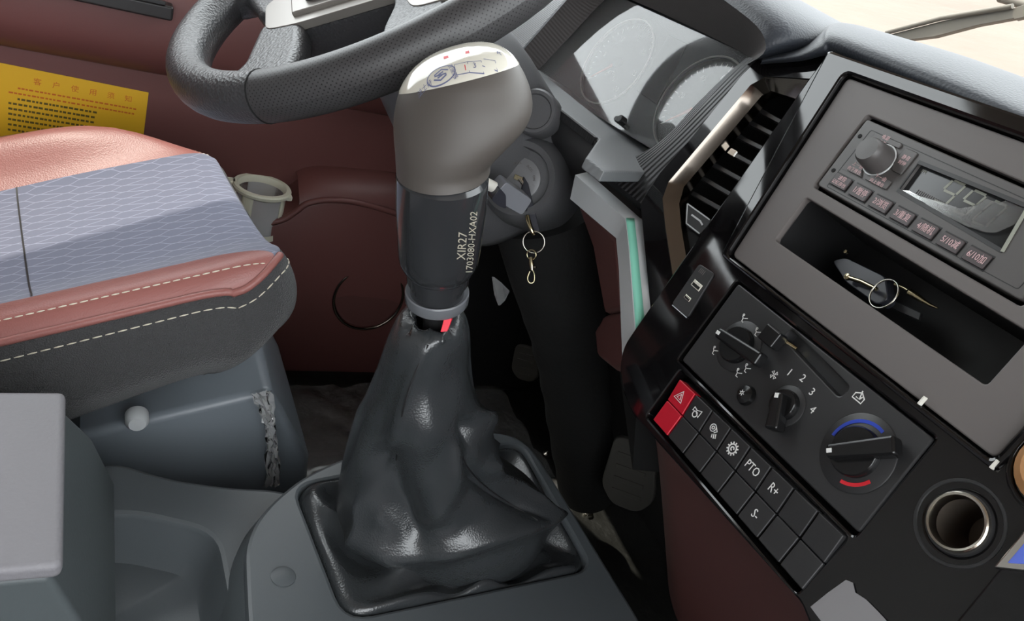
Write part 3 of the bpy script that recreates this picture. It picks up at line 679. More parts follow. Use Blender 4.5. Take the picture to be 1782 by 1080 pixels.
fprism('trim_groove', F_w, tf, .004, .012, M['silver2'], sw, .002, 2)

# ------------------------------------------------------------------ steering column
colm = thing('steering_column', (-.873, .45, .55), 'textured grey steering column shroud with ignition lock and black cloth boot', 'steering column')
ca = Vector((0, math.sin(wt), -math.cos(wt))); cp = Vector((0, math.cos(wt), math.sin(wt)))
CR = [(.02, .035, .045, .0), (.06, .055, .075, .012), (.11, .062, .082, .02), (.16, .066, .090, .026), (.22, .070, .098, .030), (.28, .072, .100, .032), (.33, .066, .092, .030), (.35, .05, .075, .03)]
rows = []
for s, rx, rp, off in CR:
    c = WC + ca * s + cp * off
    rows.append([c + Vector((1, 0, 0)) * (math.copysign(abs(math.cos(t)) ** .8, math.cos(t)) * rx) + cp * (math.copysign(abs(math.sin(t)) ** .8, math.sin(t)) * rp) for t in [2 * PI * k / 48 for k in range(48)]])
grid('shroud', rows, M['column'], colm, closed=True, uv=False, caps=True, smooth=60)
iax = Vector((.62, -.66, .30)).normalized(); ic = OX(906, 311, -.795)
lathe('lock_housing', ic, iax, [(.060, -.09), (.057, -.03), (.050, .004), (.044, .012), (.037, .010), (.035, .0)], M['column'], colm, 48)
lathe('ignition_lock', ic, iax, [(.0, .0035), (.020, .0035), (.0245, .002), (.026, -.003)], M['lockface'], colm, 40, caps=False)
Fi = Frame(ic + iax * .0036, iax.cross(Vector((0, 0, 1))) * -1, (0, 0, 1))
fprism('key_slot', Fi, [(-.007, -.003), (.004, -.003), (.004, .003), (-.007, .003)], 0, .002, M['brass'], colm, .0005)
for wd_, a in (('LOCK', 120), ('ACC', 65), ('ON', 25), ('START', -20)): ftext('lock_print', Fi, wd_, .0045, .018 * math.cos(R_(a)), .018 * math.sin(R_(a)), 0, M['greypanel'], colm, R_(a - 90))
bc = OX(930, 194, -.80)
lathe('round_blank', bc, iax, [(.027, -.03), (.0265, -.001), (.024, .002), (.0205, .002), (.019, -.0005), (.0, -.0005)], M['column'], colm, 40)
lb = [OX(945, 372, -.86), OX(965, 470, -.85), OX(985, 560, -.86), OX(1000, 660, -.87), OX(1012, 760, -.88), OX(1024, 850, -.89)]
tube('shaft_boot', catmull(lb, 5), [.070 - .015 * min(1, i / 14) + (.0015 * math.sin(i * 2.2) if i > 8 else 0) for i in range(26)], M['fabricdark'], colm, seg=28)

# ignition key
key = thing('ignition_key', ic + iax * .03, 'ignition key with folded fob, split ring and snap hook hanging in the column lock', 'key')
kx = iax
pq = [OX(903, 318, -.78), OX(884, 338, -.76)]
dfo = (D(918, 352, .93) - D(858, 322, .90))
Fk = Frame(D(888, 338, .905), dfo, Vector((0, -.2, 1)))
fprism('fob', Fk, rnd([(-.024, -.011), (.022, -.013), (.022, .008), (-.020, .013)], .004, 3), -.011, .011, M['keylight'], key, .003, 3)
fprism('fob_cap', Fk, rnd([(-.025, -.012), (-.012, -.015), (-.002, -.014), (-.012, .0), (-.024, .004)], .003, 3), -.009, .0125, M['key'], key, .002, 2)
lathe('fob_button', Fk.w(-.031, -.001, .0), -Fk.u, [(.0065, -.008), (.0065, .004), (.005, .006)], M['whitenub'], key, 16)
kbp = [D(910, 305, .95), D(918, 318, .95), D(931, 372, .945), D(937, 398, .945), D(930, 404, .945), D(914, 372, .945), D(906, 330, .95)]
prism('key_head', kbp, (.004, .0, .0), M['key'], key, .001)
tube('shank', [ic + iax * .004, D(913, 322, .95)], .003, M['steel'], key, seg=8)
tube('loop', catmull([D(918, 376, .94), D(920, 386, .937), D(925, 400, .936), D(929, 408, .938)], 4), .0028, M['brass'], key, seg=8)
rc = D(929, 421, .94); torus('split_ring', rc, (.75, -.6, .2), .0128, .0009, M['steel'], key, 40)
torus('hook_ring', D(925, 443, .94), (.6, -.75, .1), .0058, .0009, M['brass'], key, 24)
tube('hook_body', [D(924, 447, .94), D(925, 458, .94), D(926, 470, .94)], [.002, .0032, .0022], M['brass'], key, seg=8)
tube('hook', catmull([D(926, 468, .94), D(930, 478, .94), D(929, 490, .94), D(922, 492, .94), D(918, 484, .94), D(922, 472, .94)], 4), .0011, M['brass'], key, seg=8)
tube('hook_lever', [D(926, 464, .94), D(933, 465, .938)], .0014, M['steel'], key, seg=8)

# ------------------------------------------------------------------ pedals, floor details
def pedal(name, c, label, tilt, w=.036, h=.05):
    t = thing(name, c, label, 'pedal'); n = Vector((.55, -.75, .45)).normalized(); Fp = Frame(c, Vector((0, 0, 1)).cross(n), (0, 0, 1))
    rot = lambda u, v: (u * math.cos(tilt) - v * math.sin(tilt), u * math.sin(tilt) + v * math.cos(tilt))
    fprism('pad', Fp, rnd([rot(-w * .75, h), rot(w * .75, h), rot(w, -h * .5), rot(w * .5, -h), rot(-w * .5, -h), rot(-w, -h * .5)], .014, 4), -.008, .004, M['pedal'], t, .003, 2)
    for k in range(4): fprism('rib', Fp, [rot(-w * .55, h * .6 - k * h * .36), rot(w * .55, h * .6 - k * h * .36), rot(w * .55, h * .48 - k * h * .36), rot(-w * .55, h * .48 - k * h * .36)], .004, .006, M['pedal'], t, .0006, 1)
    tube('arm', [c - n * .006, c - n * .06 + Vector((0, .06, .05)), c + Vector((-.02, .22, .28))], .009, M['black2'], t, seg=10)
pedal('brake_pedal', OY(915, 632, .86), 'small worn rubber pedal left of the black cloth steering boot', .3, .034, .040)
pedal('accelerator_pedal', OY(1097, 826, .80), 'large pale edged pedal low right under the dashboard', .25, .046, .062)
for i, (x, y, lb_) in enumerate(((952, 790, 'floor screw head nearer the gear boot corner'), (1023, 893, 'floor screw head below the black cloth steering boot'))):
    p = OZ(x, y, .004); sthing = thing('floor_screw', p, lb_, 'screw', 'screws in the floor mat')
    lathe('head', p, (0, 0, 1), [(.011, -.004), (.011, .003), (.006, .008), (0, .009)], M['steel'], sthing, 16, caps=False)
# crumpled clear protective sheets
def sheet(name, pts_a, pts_b, label, amp, n=18, m=14):
    rows = []
    A, B = catmull(pts_a, 6), catmull(pts_b, 6)
    for i in range(m):
        t = i / (m - 1); r = []
        for j, (p, q) in enumerate(zip(A, B)):
            w = p.lerp(q, t); r.append(w + Vector((random.uniform(-amp, amp), random.uniform(-amp, amp), random.uniform(0, amp * 1.6))))
        rows.append(r)
    o = grid(name, rows, M['strip'], None, uv=False, smooth=25); return tag(o, label, 'plastic sheet')
sheet('plastic_sheet', [OX(438, 690, -.842), OX(455, 730, -.842), OX(462, 770, -.842), OX(458, 848, -.842)], [OX(470, 680, -.835), OX(478, 730, -.835), OX(484, 790, -.835), OX(486, 848, -.835)], 'crumpled clear plastic strip hanging on the seat riser', .0035)
rows = [[Vector((x, y, .010 + .007 * math.sin(x * 31 + y * 17) * math.sin(y * 23 - x * 11) + .005 * math.sin(x * 63 - y * 40 + 2 * math.sin(y * 30)) + random.uniform(0, .003))) for x in np.linspace(-1.36, -.93, 44)] for y in np.linspace(.30, .92, 60)]
tag(grid('floor_film', rows, M['sheet'], None, uv=False, smooth=30), 'wrinkled clear plastic film lying over the black footwell mat', 'plastic sheet')

# ------------------------------------------------------------------ dashboard
Pu = Vector(AX @ np.array([601, 840, -1400.0])).normalized(); Pv = -Vector(AX @ np.array([-.57, .82, .247])).normalized()
FP = Frame(D(1425, 322, .62), Pu, Pv)                       # plane of the centre stack
dash = thing('dashboard', (-.45, .6, .6), 'dashboard with soft grey pad, black gloss centre stack and oxblood lower panels', 'dashboard')
UR = .40
# soft pad over the centre stack, lofted from front lower edge to the windscreen
def ext(L, f, xr=.56):
    P = [f(x, y) for x, y in L]; d = (P[-1] - P[-2]).normalized(); k = (xr - P[-1].x) / d.x if d.x > .3 else .5
    return [q for q in catmull(P, 6)] + [P[-1] + d * k * t for t in (.33, .66, 1.0)]
def pan(x, y, h): u, v = FP.px(x, y, h); return FP.w(u, v, h)
l0 = ext([(1322, 112), (1345, 110), (1395, 106), (1436, 96), (1455, 93), (1560, 136), (1670, 183), (1782, 232)], lambda x, y: pan(x, y, -.004))
l1 = ext([(1328, 104), (1345, 101), (1392, 94), (1425, 78), (1450, 66), (1560, 108), (1670, 152), (1782, 200)], lambda x, y: pan(x, y, .012))
l2 = ext([(1330, 92), (1345, 90), (1395, 79), (1430, 56), (1455, 46), (1560, 75), (1670, 110), (1782, 158)], lambda x, y: OY(x, y, .570))
l3 = ext([(1338, 76), (1352, 74), (1400, 62), (1438, 41), (1470, 33), (1560, 57), (1670, 89), (1782, 128)], lambda x, y: OY(x, y, .625))
l4 = [Vector((p.x - .03, .72, p.z - (.006 if i > 20 else .0))) for i, p in enumerate(l3)]
l5 = [Vector((p.x - .06, 1.07, min(p.z, 1.03) - .035)) for p in l3]
grid('top_pad', [l0, l1, l2, l3, l4, l5], M['pad'], dash, uv=False, sub=2)
# plateau between gauge hood and pad, up to the windscreen
CL = D(1064.6, 100.4, 1.0); FL = Frame(CL, (1, 0, 0), (0, math.cos(R_(70)), math.sin(R_(70))))     # gauge lens plane
RP = [(905, 94, .030), (925, 70, .030), (987, 0, .032), (1035, -58, .04), (1075, -90, .05), (1130, -75, .065), (1220, -30, .08), (1290, 22, .085), (1318, 44, .085), (1332, 66, .085), (1335, 88, .08), (1322, 100, .075), (1300, 112, .07)]
LEN = [(FL.px(x, y, 0)) for x, y in [(928, 132), (950, 108), (1005, 50), (1045, 5), (1062, -8), (1090, -6), (1180, 36), (1262, 76), (1290, 90), (1302, 98), (1306, 102), (1304, 106), (1300, 112)]]
rim_h = .030
rimw = [FL.w(*FL.px(x, y, hh_), hh_) for x, y, hh_ in RP]; lenw = [FL.w(p.x, p.y, 0) for p in LEN]
grid('gauge_hood', [[a.lerp(b, t) for a, b in zip(lenw, rimw)] for t in (0, .12, .5, .9, 1)], M['hood'], dash, uv=False, sub=1)
out1 = [a + Vector((0, .004, .012)) + (a - FL.w(0, 0, .06)).normalized() * .012 for a in rimw]
out2 = [Vector((a.x - .02, .80, max(.985, a.z - .02))) for a in out1]; out3 = [Vector((a.x - .03, 1.07, 1.0)) for a in out1]
grid('hood_top', [rimw, out1, [a.lerp(b, .3) + Vector((0, 0, .012)) for a, b in zip(out1, out2)], out2, out3], M['pad'], dash, uv=False, sub=1)
box('deck_under_glass', (-1.42, .74, .94), (.58, 1.08, .985), M['pad'], dash, .01)
# left fascia beside the gauges
lf = [FL.w(*FL.px(x, y, rim_h), rim_h) for x, y in [(900, 96), (925, 68), (985, 0), (1035, -58), (930, -110), (780, -40), (850, 110)]]
prism('left_fascia', lf, FL.n * -.03, M['ledge'], dash, .004)
# ledge under the gauges
Fg = Frame(FL.w(*FL.px(1040, 205, 0), 0), (1, 0, 0), (0, 1, -.10))
lg = [Fg.px(x, y) for x, y in [(905, 100), (1010, 168), (1160, 262), (1150, 300), (1052, 297), (1020, 273), (1043, 240), (955, 172)]]
fprism('gauge_ledge', Fg, lg, -.012, 0, M['ledge'], dash, .002)
lipp = [Fg.w(*Fg.px(x, y), -.004) for x, y in [(925, 135), (955, 172), (1043, 240)]]
grid('ledge_front', [lipp, [p + Vector((0, .01, -.035)) for p in lipp], [p + Vector((0, .06, -.10)) for p in lipp]], M['black'], dash, uv=False, smooth=30, solid=.003)
ser = []
for i in range(26):
    t = i / 26; a = Fg.w(*Fg.px(957 + 84 * t, 174 + 65 * t), -.002); ser.append(a)
parts = []
for a in ser:
    v = [a + Vector((dx2, dy2, dz2)) for dx2 in (-.0022, .0022) for dy2 in (-.003, .002) for dz2 in (-.008, .001)]
    parts.append((v, [(0, 1, 3, 2), (4, 6, 7, 5), (0, 4, 5, 1), (2, 3, 7, 6), (0, 2, 6, 4), (1, 5, 7, 3)]))
vs, fs = join(parts); tag(mesh('serrated_edge', vs, fs, M['black'], dash), kind='stuff')
# carbon band from hood to ledge
cl = [(1298, 101), (1262, 132), (1215, 178), (1160, 236), (1110, 270), (1046, 296)]
crr = [(1318, 104), (1290, 132), (1248, 184), (1198, 246), (1148, 302), (1115, 354)]
cA = [pan(x, y, -.030) for x, y in cl]; cB = [pan(x, y, -.008) for x, y in crr]
A_, B_ = catmull(cA, 6), catmull(cB, 6)
grid('carbon_band', [[a + (a - b).normalized() * .004 + FP.n * -.02 for a, b in zip(A_, B_)], A_, [a.lerp(b, .5) + FP.n * .003 for a, b in zip(A_, B_)], B_, [b + FP.n * -.02 for b in B_]], M['carbon'], dash, uv=False, smooth=40)
e0 = [pan(x, y, -.028) for x, y in [(1046, 297), (1080, 326), (1115, 355)]]
grid('band_lip', [[p + Vector((0, .0, .001)) for p in e0], [p + Vector((0, .002, -.007)) for p in e0], [p + Vector((0, .02, -.010)) for p in e0]], M['black'], dash, uv=False)
# gloss band around the vent
gbp = [(1318, 104), (1345, 110), (1442, 96), (1412, 137), (1333, 133), (1306, 148), (1163, 317), (1152, 346), (1157, 393), (1171, 486), (1088, 612), (1112, 575), (1133, 545), (1119, 400), (1115, 354), (1148, 302), (1198, 246), (1248, 184), (1290, 132)]
fprism('vent_surround', FP, FP.pl(gbp, -.008), -.035, -.008, M['gloss'], dash, .0015)
# vent
vent_o = [(1412, 137), (1333, 133), (1306, 148), (1163, 317), (1152, 346), (1157, 393), (1171, 486)]
vent_i = [(1386, 172), (1342, 158), (1326, 166), (1190, 325), (1182, 354), (1185, 393), (1195, 452)]
vo = [FP.w(*FP.px(x, y, -.006), -.006) for x, y in vent_o]; vi = [FP.w(*FP.px(x, y, -.0155), -.0155) for x, y in vent_i]
def dens(L, n=5): return [a.lerp(b, k / n) for a, b in zip(L[:-1], L[1:]) for k in range(n)] + [L[-1]]
vo_d, vi_d = dens(vo), dens(vi)
vent = grid('vent_frame', [[a + FP.n * -.006 for a in vo_d], [a for a in vo_d], [a.lerp(b, .12) + FP.n * .0022 for a, b in zip(vo_d, vi_d)], [a.lerp(b, .3) + FP.n * .001 for a, b in zip(vo_d, vi_d)], vi_d, [b + FP.n * -.01 for b in vi_d]], M['darkchrome'], dash, uv=False, smooth=30)
cav = FP.pl([(1440, 120), (1330, 130), (1160, 320), (1155, 400), (1175, 495)], -.055)
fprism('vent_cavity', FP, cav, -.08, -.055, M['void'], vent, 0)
for (xa, ya), (xb, yb) in [((1317, 189), (1372, 219)), ((1297, 209), (1355, 238)), ((1277, 233), (1335, 262)), ((1257, 257), (1318, 290)), ((1237, 283), (1300, 318)), ((1218, 307), (1280, 343)), ((1204, 335), (1262, 368))]:
    h = -.030; a, b = Vector(FP.px(xa, ya, h)), Vector(FP.px(xb, yb, h)); d = (b - a); pr = Vector((-d.y, d.x)).normalized() * .0022
    fprism('slat', FP, [a - pr, b - pr, b + pr, a + pr], h - .008, h, M['black'], vent, .0008)
h = -.027; a, b = Vector(FP.px(1254, 253, h)), Vector(FP.px(1280, 268, h)); pr = Vector((-(b - a).y, (b - a).x)).normalized() * .0034
fprism('slat_tab', FP, [a - pr, b - pr, b + pr, a + pr], h - .006, h, M['chrome'], vent, .001)
bp_ = FP.pl([(1194, 352), (1238, 384), (1217, 409), (1192, 391)], -.020)
fprism('dial_plate', FP, rnd(bp_, .003, 3), -.03, -.02, M['black'], vent, .0008)
fstrokes('dial_rim', FP, [[tuple(p) for p in FP.pl([(1196, 354), (1194, 388), (1217, 406)], -.019)], [tuple(p) for p in FP.pl([(1196, 354), (1235, 382)], -.019)]], -.0195, M['silver'], vent, .0012)
fstrokes('dial_mark', FP, [[tuple(p) for p in FP.pl([(1203, 373), (1218, 384), (1222, 391)], -.019)]], -.0195, M['silver'], vent, .0016)
fprism('vent_base', FP, FP.pl([(1181, 393), (1192, 391), (1217, 409), (1238, 384), (1252, 400), (1191, 470), (1186, 455)], -.024), -.05, -.024, M['void'], vent, 0)
# silver trim
ra = [(1001, 304), (1088, 380), (1094, 430), (1105, 578)]; rl = [(992, 346), (1072, 414), (1077, 470), (1083, 626)]; rb = [(1022, 299), (1116, 381), (1121, 430), (1134, 545)]
def sil(L, dep): return [D(x, y, d) for (x, y), d in zip(L, dep)]
sd = [.880, .795, .77, .722]
sA, sL, sB = sil(ra, sd), sil(rl, [d + .018 for d in sd]), sil(rb, [d + .006 for d in sd])
sA, sL, sB = dens(sA, 6), dens(sL, 6), dens(sB, 6)
bt = [p + Vector((.0, .03, -.006)) for p in sL]
silv = grid('silver_trim', [bt, sL, [a.lerp(b, .06) for a, b in zip(sA, sL)], sA, [a.lerp(b, .06) for a, b in zip(sA, sB)], sB, [p + Vector((0, .02, -.01)) for p in sB]], M['silver'], dash, uv=False, smooth=50)
ta = [a.lerp(b, .08) + Vector((0, -.0008, .0006)) for a, b in zip(sA, sB)][6:]; tb = [a.lerp(b, .60) + Vector((0, -.0008, .0006)) for a, b in zip(sA, sB)][6:]
grid('trim_film', [ta, tb], M['teal'], silv, uv=False, solid=.0004)
# end caps of the trim
mesh('trim_end', [sL[0], sA[0], sB[0], sB[0] + Vector((0, .04, -.02)), bt[0]], [(0, 1, 2, 3, 4)], M['silver'], silv)
# gloss centre stack surround with openings
gl_px = [(1449, 91), (1411, 142), (1172, 485), (1090, 604), (1083, 640), (1088, 680), (1104, 722), (1128, 748), (1396, 1046), (1402, 1056)]
gl = FP.pl(gl_px) + [Vector((.24, -.236)), Vector((UR, -.236)), Vector((UR, .085))]
greyo = [(-.0455, .0830), (-.0275, -.0830), (.2370, -.0850), (.2370, .0830)]
swo = [(.0075, -.1790), (.2035, -.1755), (.2035, -.2235), (.0095, -.2270)]
hvo = [(-.0035, -.0950), (.2035, -.0945), (.2065, -.1715), (-.0015, -.1745)]
sock = (.2452, -.1232)
hole_s = circ(sock[0], sock[1], .0185, n=36)[:-1]
fplate('center_stack', FP, rnd(gl, [.004] * 3 + [.012, .02, .02, .02, .012, .01, .006] + [0, 0, 0], 4), [rnd(greyo, .006, 4), rnd(swo, .003, 3), rnd(hvo, .003, 3), hole_s], -.022, .004, M['gloss'], dash, .0018)
fprism('stack_back', FP, [(-.05, .085), (-.03, -.08), (.02, -.23), (.30, -.23), (.30, .085)], -.12, -.10, M['void'], dash, 0)
# raised gloss frame round the grey panel
fplate('panel_frame', FP, rnd([(-.0775, .0955), (-.0335, -.0870), (.2420, -.0890), (.2420, .0955)], .004, 3), [rnd(greyo, .006, 4)], .0, .007, M['gloss'], dash, .0024)
gp = rnd([(-.0440, .0815), (-.0262, -.0815), (.2358, -.0835), (.2358, .0815)], .005, 4)
radio_o = [(-.0025, .0612), (.1900, .0585), (.1885, -.0055), (-.0015, -.0035)]
tray_o = [(-.0005, -.0128), (.2040, -.0158), (.2040, -.0535), (.0010, -.0525)]
fplate('grey_panel', FP, gp, [rnd(radio_o, .003, 3), rnd(tray_o, .003, 3)], -.004, .0025, M['greypanel'], dash, .0010)
# tray cavity (open box)
tv = [FP.w(u, v, h) for h in (-.002, -.085) for u, v in tray_o]
mesh('tray_cavity', tv, [(0, 1, 5, 4), (1, 2, 6, 5), (2, 3, 7, 6), (3, 0, 4, 7), (4, 5, 6, 7)], M['black2'], dash, solid=-.002)
# lower oxblood panels
ga = FP.pl([(1085, 600), (1084, 660), (1104, 724), (1128, 751), (1260, 898), (1400, 1060)]) + [Vector((.26, -.24)), Vector((UR, -.24))]
la = [FP.w(p.x, p.y, -.012) for p in ga]
lb2 = [p + Vector((-.010, .055, -.05)) for p in la]; lc = [p + Vector((-.02, .13, -.17)) for p in la]; ld = [p + Vector((-.02, .22, -.33)) for p in la]
grid('lower_panel', [la, lb2, lc, ld], M['lowred'], dash, uv=False, sub=2)
kp = [D(1028, 575, .90), D(1056, 545, .885), D(1084, 536, .80), D(1086, 640, .79), D(1068, 645, .83), D(1040, 622, .90)]
prism('knee_panel', kp, (-.01, .16, -.02), M['lowred'], dash, .008, 3)
prism('under_trim_panel', [D(1000, 350, .91), D(1074, 414, .82), D(1080, 540, .79), D(1050, 545, .86), D(1040, 430, .90)], (-.01, .22, -.02), M['lowred'], dash, .006)
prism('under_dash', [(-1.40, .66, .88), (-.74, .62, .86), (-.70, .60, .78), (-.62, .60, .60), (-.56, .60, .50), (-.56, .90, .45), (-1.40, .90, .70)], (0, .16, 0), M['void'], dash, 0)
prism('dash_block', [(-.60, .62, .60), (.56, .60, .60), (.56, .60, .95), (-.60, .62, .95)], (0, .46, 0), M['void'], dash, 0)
# piece at the far right bottom: dark tray with chrome edge
rb0 = FP.px(1727, 987, .006)
fprism('side_tray', FP, [tuple(FP.px(1782, 935, .006)), tuple(FP.px(1664, 1078, .006)), (rb0.x + .01, -.26), (UR, -.26), (UR, -.10)], -.03, .006, M['satin'], dash, .002)
fprism('side_tray_chrome', FP, FP.pl([(1727, 987), (1790, 912), (1850, 950), (1850, 1002), (1790, 994)], .010), .004, .010, M['chrome'], dash, .0012)
fprism('side_tray_reflection', FP, FP.pl([(1752, 978), (1800, 922), (1840, 960), (1840, 985)], .0115), .009, .0112, M['bluereflect'], dash, .0006)  # blue reflection on the chrome, painted as a flat coloured piece
lathe('round_knob', FP.w(*FP.px(1846, 822, .004), .004), FP.n, [(.021, -.004), (.021, .004), (.016, .009), (0, .010)], M['tan'], dash, 28, caps=False)
torus('round_knob_seat', FP.w(*FP.px(1846, 822, .004), .004), FP.n, .0245, .002, M['gloss'], dash, 36)
for x, y in ((1605, 697), (1731, 808)):
    p = FP.px(x, y, .007); fprism('clip', FP, [(p.x - .0008, p.y - .003), (p.x + .0008, p.y - .003), (p.x + .0008, p.y + .003), (p.x - .0008, p.y + .003)], .005, .0085, M['whitenub'], dash, .0003)
sc_ = thing('grey_patch', FP.w(.235, -.225, .006), 'ragged flat grey patch at the bottom of the gloss panel', 'film')
fprism('film', FP, FP.pl([(1409, 1055), (1440, 1030), (1471, 1008), (1483, 1013), (1487, 1030), (1506, 1042), (1530, 1066), (1560, 1100), (1450, 1110)], .006), .0048, .0055, M['scrap'], sc_, .0002)  # thin ragged piece in one even grey

# ------------------------------------------------------------------ gauges
clu = thing('instrument_cluster', FL.w(0, -.06, -.01), 'instrument cluster behind a shiny lens with two round dials', 'gauge cluster')
fpts = [FL.px(x, y, -.02) for x, y in [(915, 128), (1055, -22), (1330, 95), (1160, 275)]]
fprism('face', FL, fpts, -.03, -.02, M['clusterface'], clu, 0)
lpts = [FL.px(x, y, 0) for x, y in [(926, 132), (1060, -14), (1312, 100), (1152, 270)]]
mesh('lens', [FL.w(p.x, p.y, -.001) for p in lpts], [(0, 1, 2, 3)], M['lens'], clu)
c1 = FL.px(1064.6, 100.4, -.004); c2 = FL.px(1206, 176, -.004); rd = .0585
for k, (c, nums) in enumerate(((c1, ('0', '5', '10', '15', '20', '25', '30')), (c2, ('0', '20', '40', '60', '80', '100', '120')))):
    d = lathe('dial', FL.w(c.x, c.y, -.019), FL.n, [(0, 0), (rd - .001, 0), (rd - .001, .004)], M['clusterdial'], clu, 48, caps=False)
    torus('dial_ring', FL.w(c.x, c.y, -.012), FL.n, rd, .0011, M['dialring'], clu, 64, 8)
    tk = []
    for i in range(31):
        a = R_(225 - 270 * i / 30); r0 = rd * (.80 if i % 5 == 0 else .85); tk.append([(c.x + r0 * math.cos(a), c.y + r0 * math.sin(a)), (c.x + rd * .92 * math.cos(a), c.y + rd * .92 * math.sin(a))])
    fstrokes('tick_marks', FL, tk, -.0185, M['dialring'], clu, .0007)
    for i, nme in enumerate(nums):
        a = R_(225 - 270 * i / 6); ftext('dial_number', FL, nme, .0085, c.x + rd * .66 * math.cos(a), c.y + rd * .66 * math.sin(a), -.0185, M['dialring'], clu)
    a = R_(228); fprism('needle', FL, [(c.x + .002, c.y - .002), (c.x - .002, c.y + .002), (c.x + rd * .78 * math.cos(a), c.y + rd * .78 * math.sin(a))], -.016, -.0145, M['orange'], clu, .0003)
    lathe('needle_hub', FL.w(c.x, c.y, -.017), FL.n, [(.007, 0), (.007, .004), (0, .005)], M['black'], clu, 20, caps=False)
    sx_, sy_ = c.x + .0, c.y - rd * .42; sm = [circ(sx_, sy_, .013, R_(20), R_(160), 14)]
    for i in range(6):
        a = R_(20 + 28 * i); sm.append([(sx_ + .010 * math.cos(a), sy_ + .010 * math.sin(a)), (sx_ + .013 * math.cos(a), sy_ + .013 * math.sin(a))])
    fstrokes('small_gauge', FL, sm, -.0185, M['dialring'], clu, .0006)
sp = [FL.px(x, y, -.018) for x, y in [(1108, 158), (1164, 60), (1196, 76), (1142, 182)]]
fprism('center_screen', FL, sp, -.02, -.0175, M['lens_dark'], clu, .001)
p = FL.px(1083, 214, 0); lathe('reset_pin', FL.w(p.x, p.y, -.01), FL.n, [(.0038, 0), (.0038, .020), (.003, .022), (0, .022)], M['black'], clu, 16, caps=False)
p = FL.px(1080, 208, .012); lathe('reset_pin_cap', FL.w(p.x, p.y, .006), FL.n, [(.0052, 0), (.0052, .008), (.004, .009), (0, .009)], M['satin'], clu, 16, caps=False)

# ------------------------------------------------------------------ radio
rad = thing('car_radio', FP.w(.093, -.003, 0), 'grey single slot car radio with round knob and digital display', 'radio')
ro = rnd([(.0005, .0580), (.1870, .0555), (.1858, -.0025), (.0012, -.0008)], .003, 3)
dis = [tuple(FP.px(x, y, .003)) for x, y in [(1599, 282), (1563, 331), (1744, 437), (1786, 358)]]
fplate('faceplate', FP, ro, [dis], -.03, .0030, M['radio'], rad, .0008)
fi_ = rnd([(.0105, .0520), (.1800, .0500), (.1800, .0020), (.0100, .0015)], .002, 3)
fstrokes('faceplate_groove', FP, [[tuple(p) for p in fi_] + [tuple(fi_[0])]], .0029, M['black2'], rad, .0005)
fprism('display', FP, dis, -.006, -.001, M['lens_dark'], rad, 0)
fstrokes('display_bezel', FP, [[tuple(p) for p in dis] + [dis[0]]], .0022, M['black'], rad, .0028, .0012)
sh = .18                                                     # 7-segment figures lean
def seg7(cx_, cy_, w, hh, on):
    S = {'a': ((-1, 1), (1, 1)), 'b': ((1, 1), (1, 0)), 'c': ((1, 0), (1, -1)), 'd': ((-1, -1), (1, -1)), 'e': ((-1, 0), (-1, -1)), 'f': ((-1, 1), (-1, 0)), 'g': ((-1, 0), (1, 0))}
    out = []
    for k in on:
        (x0, y0), (x1, y1) = S[k]; g_ = .08
        q0 = Vector((x0, y0)).lerp(Vector((x1, y1)), g_); q1 = Vector((x1, y1)).lerp(Vector((x0, y0)), g_)
        out.append([(cx_ + q.x * w + q.y * hh * sh, cy_ + q.y * hh) for q in (q0, q1)])
    return out
for (x, y), on in (((1652, 335), 'abcdfg'), ((1687, 353), 'abcdfg'), ((1722, 372), 'abcdef')):
    c = FP.px(x, y, -.001); fstrokes('digit', FP, seg7(c.x, c.y, .0052, .0085, on), -.0009, M['segment'], rad, .0017, .0002)
c = FP.px(1608, 299, -.001); ftext('display_print', FP, 'FM', .0035, c.x, c.y, -.0009, M['segment'], rad)
c0, c9 = FP.px(1592, 339, -.001), FP.px(1680, 385, -.001)
fstrokes('scale_marks', FP, [[(c0.x + (c9.x - c0.x) * i / 26, c0.y), (c0.x + (c9.x - c0.x) * i / 26, c0.y + .0042)] for i in range(27)], -.0009, M['radio'], rad, .0006)
fl_pts = FP.pl([(1564, 330), (1582, 331), (1600, 341), (1612, 356), (1640, 372), (1680, 392), (1713, 403), (1732, 404), (1760, 392), (1790, 378), (1786, 358), (1760, 345), (1738, 352), (1715, 345), (1700, 356), (1670, 362), (1640, 352)], .002)
fprism('peeling_film', FP, fl_pts, .0012, .0016, M['film'], rad, 0)
fstrokes('film_edge', FP, [[tuple(FP.px(1742, 436, .005)), tuple(FP.px(1786, 360, .005))]], .0032, M['segment'], rad, .0022, .0005)
fprism('button_strip', FP, [(.0115, .018), (.056, .018), (.056, .0178), (.0115, .0178)], .003, .0031, M['black2'], rad, 0)
bl = [('波段', '记忆存台'), '1/暂停', '2/浏览', '3/重复', '4/随机', '5/10减', '6/10加']
for i, s in enumerate(bl):
    u = .0195 + i * .02115; v = .0092 - i * .00038; w_, h_ = .0080, .0048
    fprism('button_gap', FP, [(u - w_ - .0009, v - h_ - .0009), (u + w_ + .0009, v - h_ - .0009), (u + w_ + .0009, v + h_ + .0009), (u - w_ - .0009, v + h_ + .0009)], .0028, .0032, M['black2'], rad, 0)
    b = fprism('preset_button', FP, rnd([(u - w_, v - h_), (u + w_, v - h_), (u + w_, v + h_), (u - w_, v + h_)], .0008, 2), .003, .0047, M['radiobtn'], rad, .0005)
    if i == 0:
        ftext('print', FP, s[0], .0040, u, v + .0021, .0047, M['pink'], b); ftext('print', FP, s[1], .0036, u, v - .0020, .0047, M['pink'], b)
    else: ftext('print', FP, s, .0062, u, v, .0047, M['pink'], b, sx=.78)
kc0 = FP.px(1531, 279, .003)
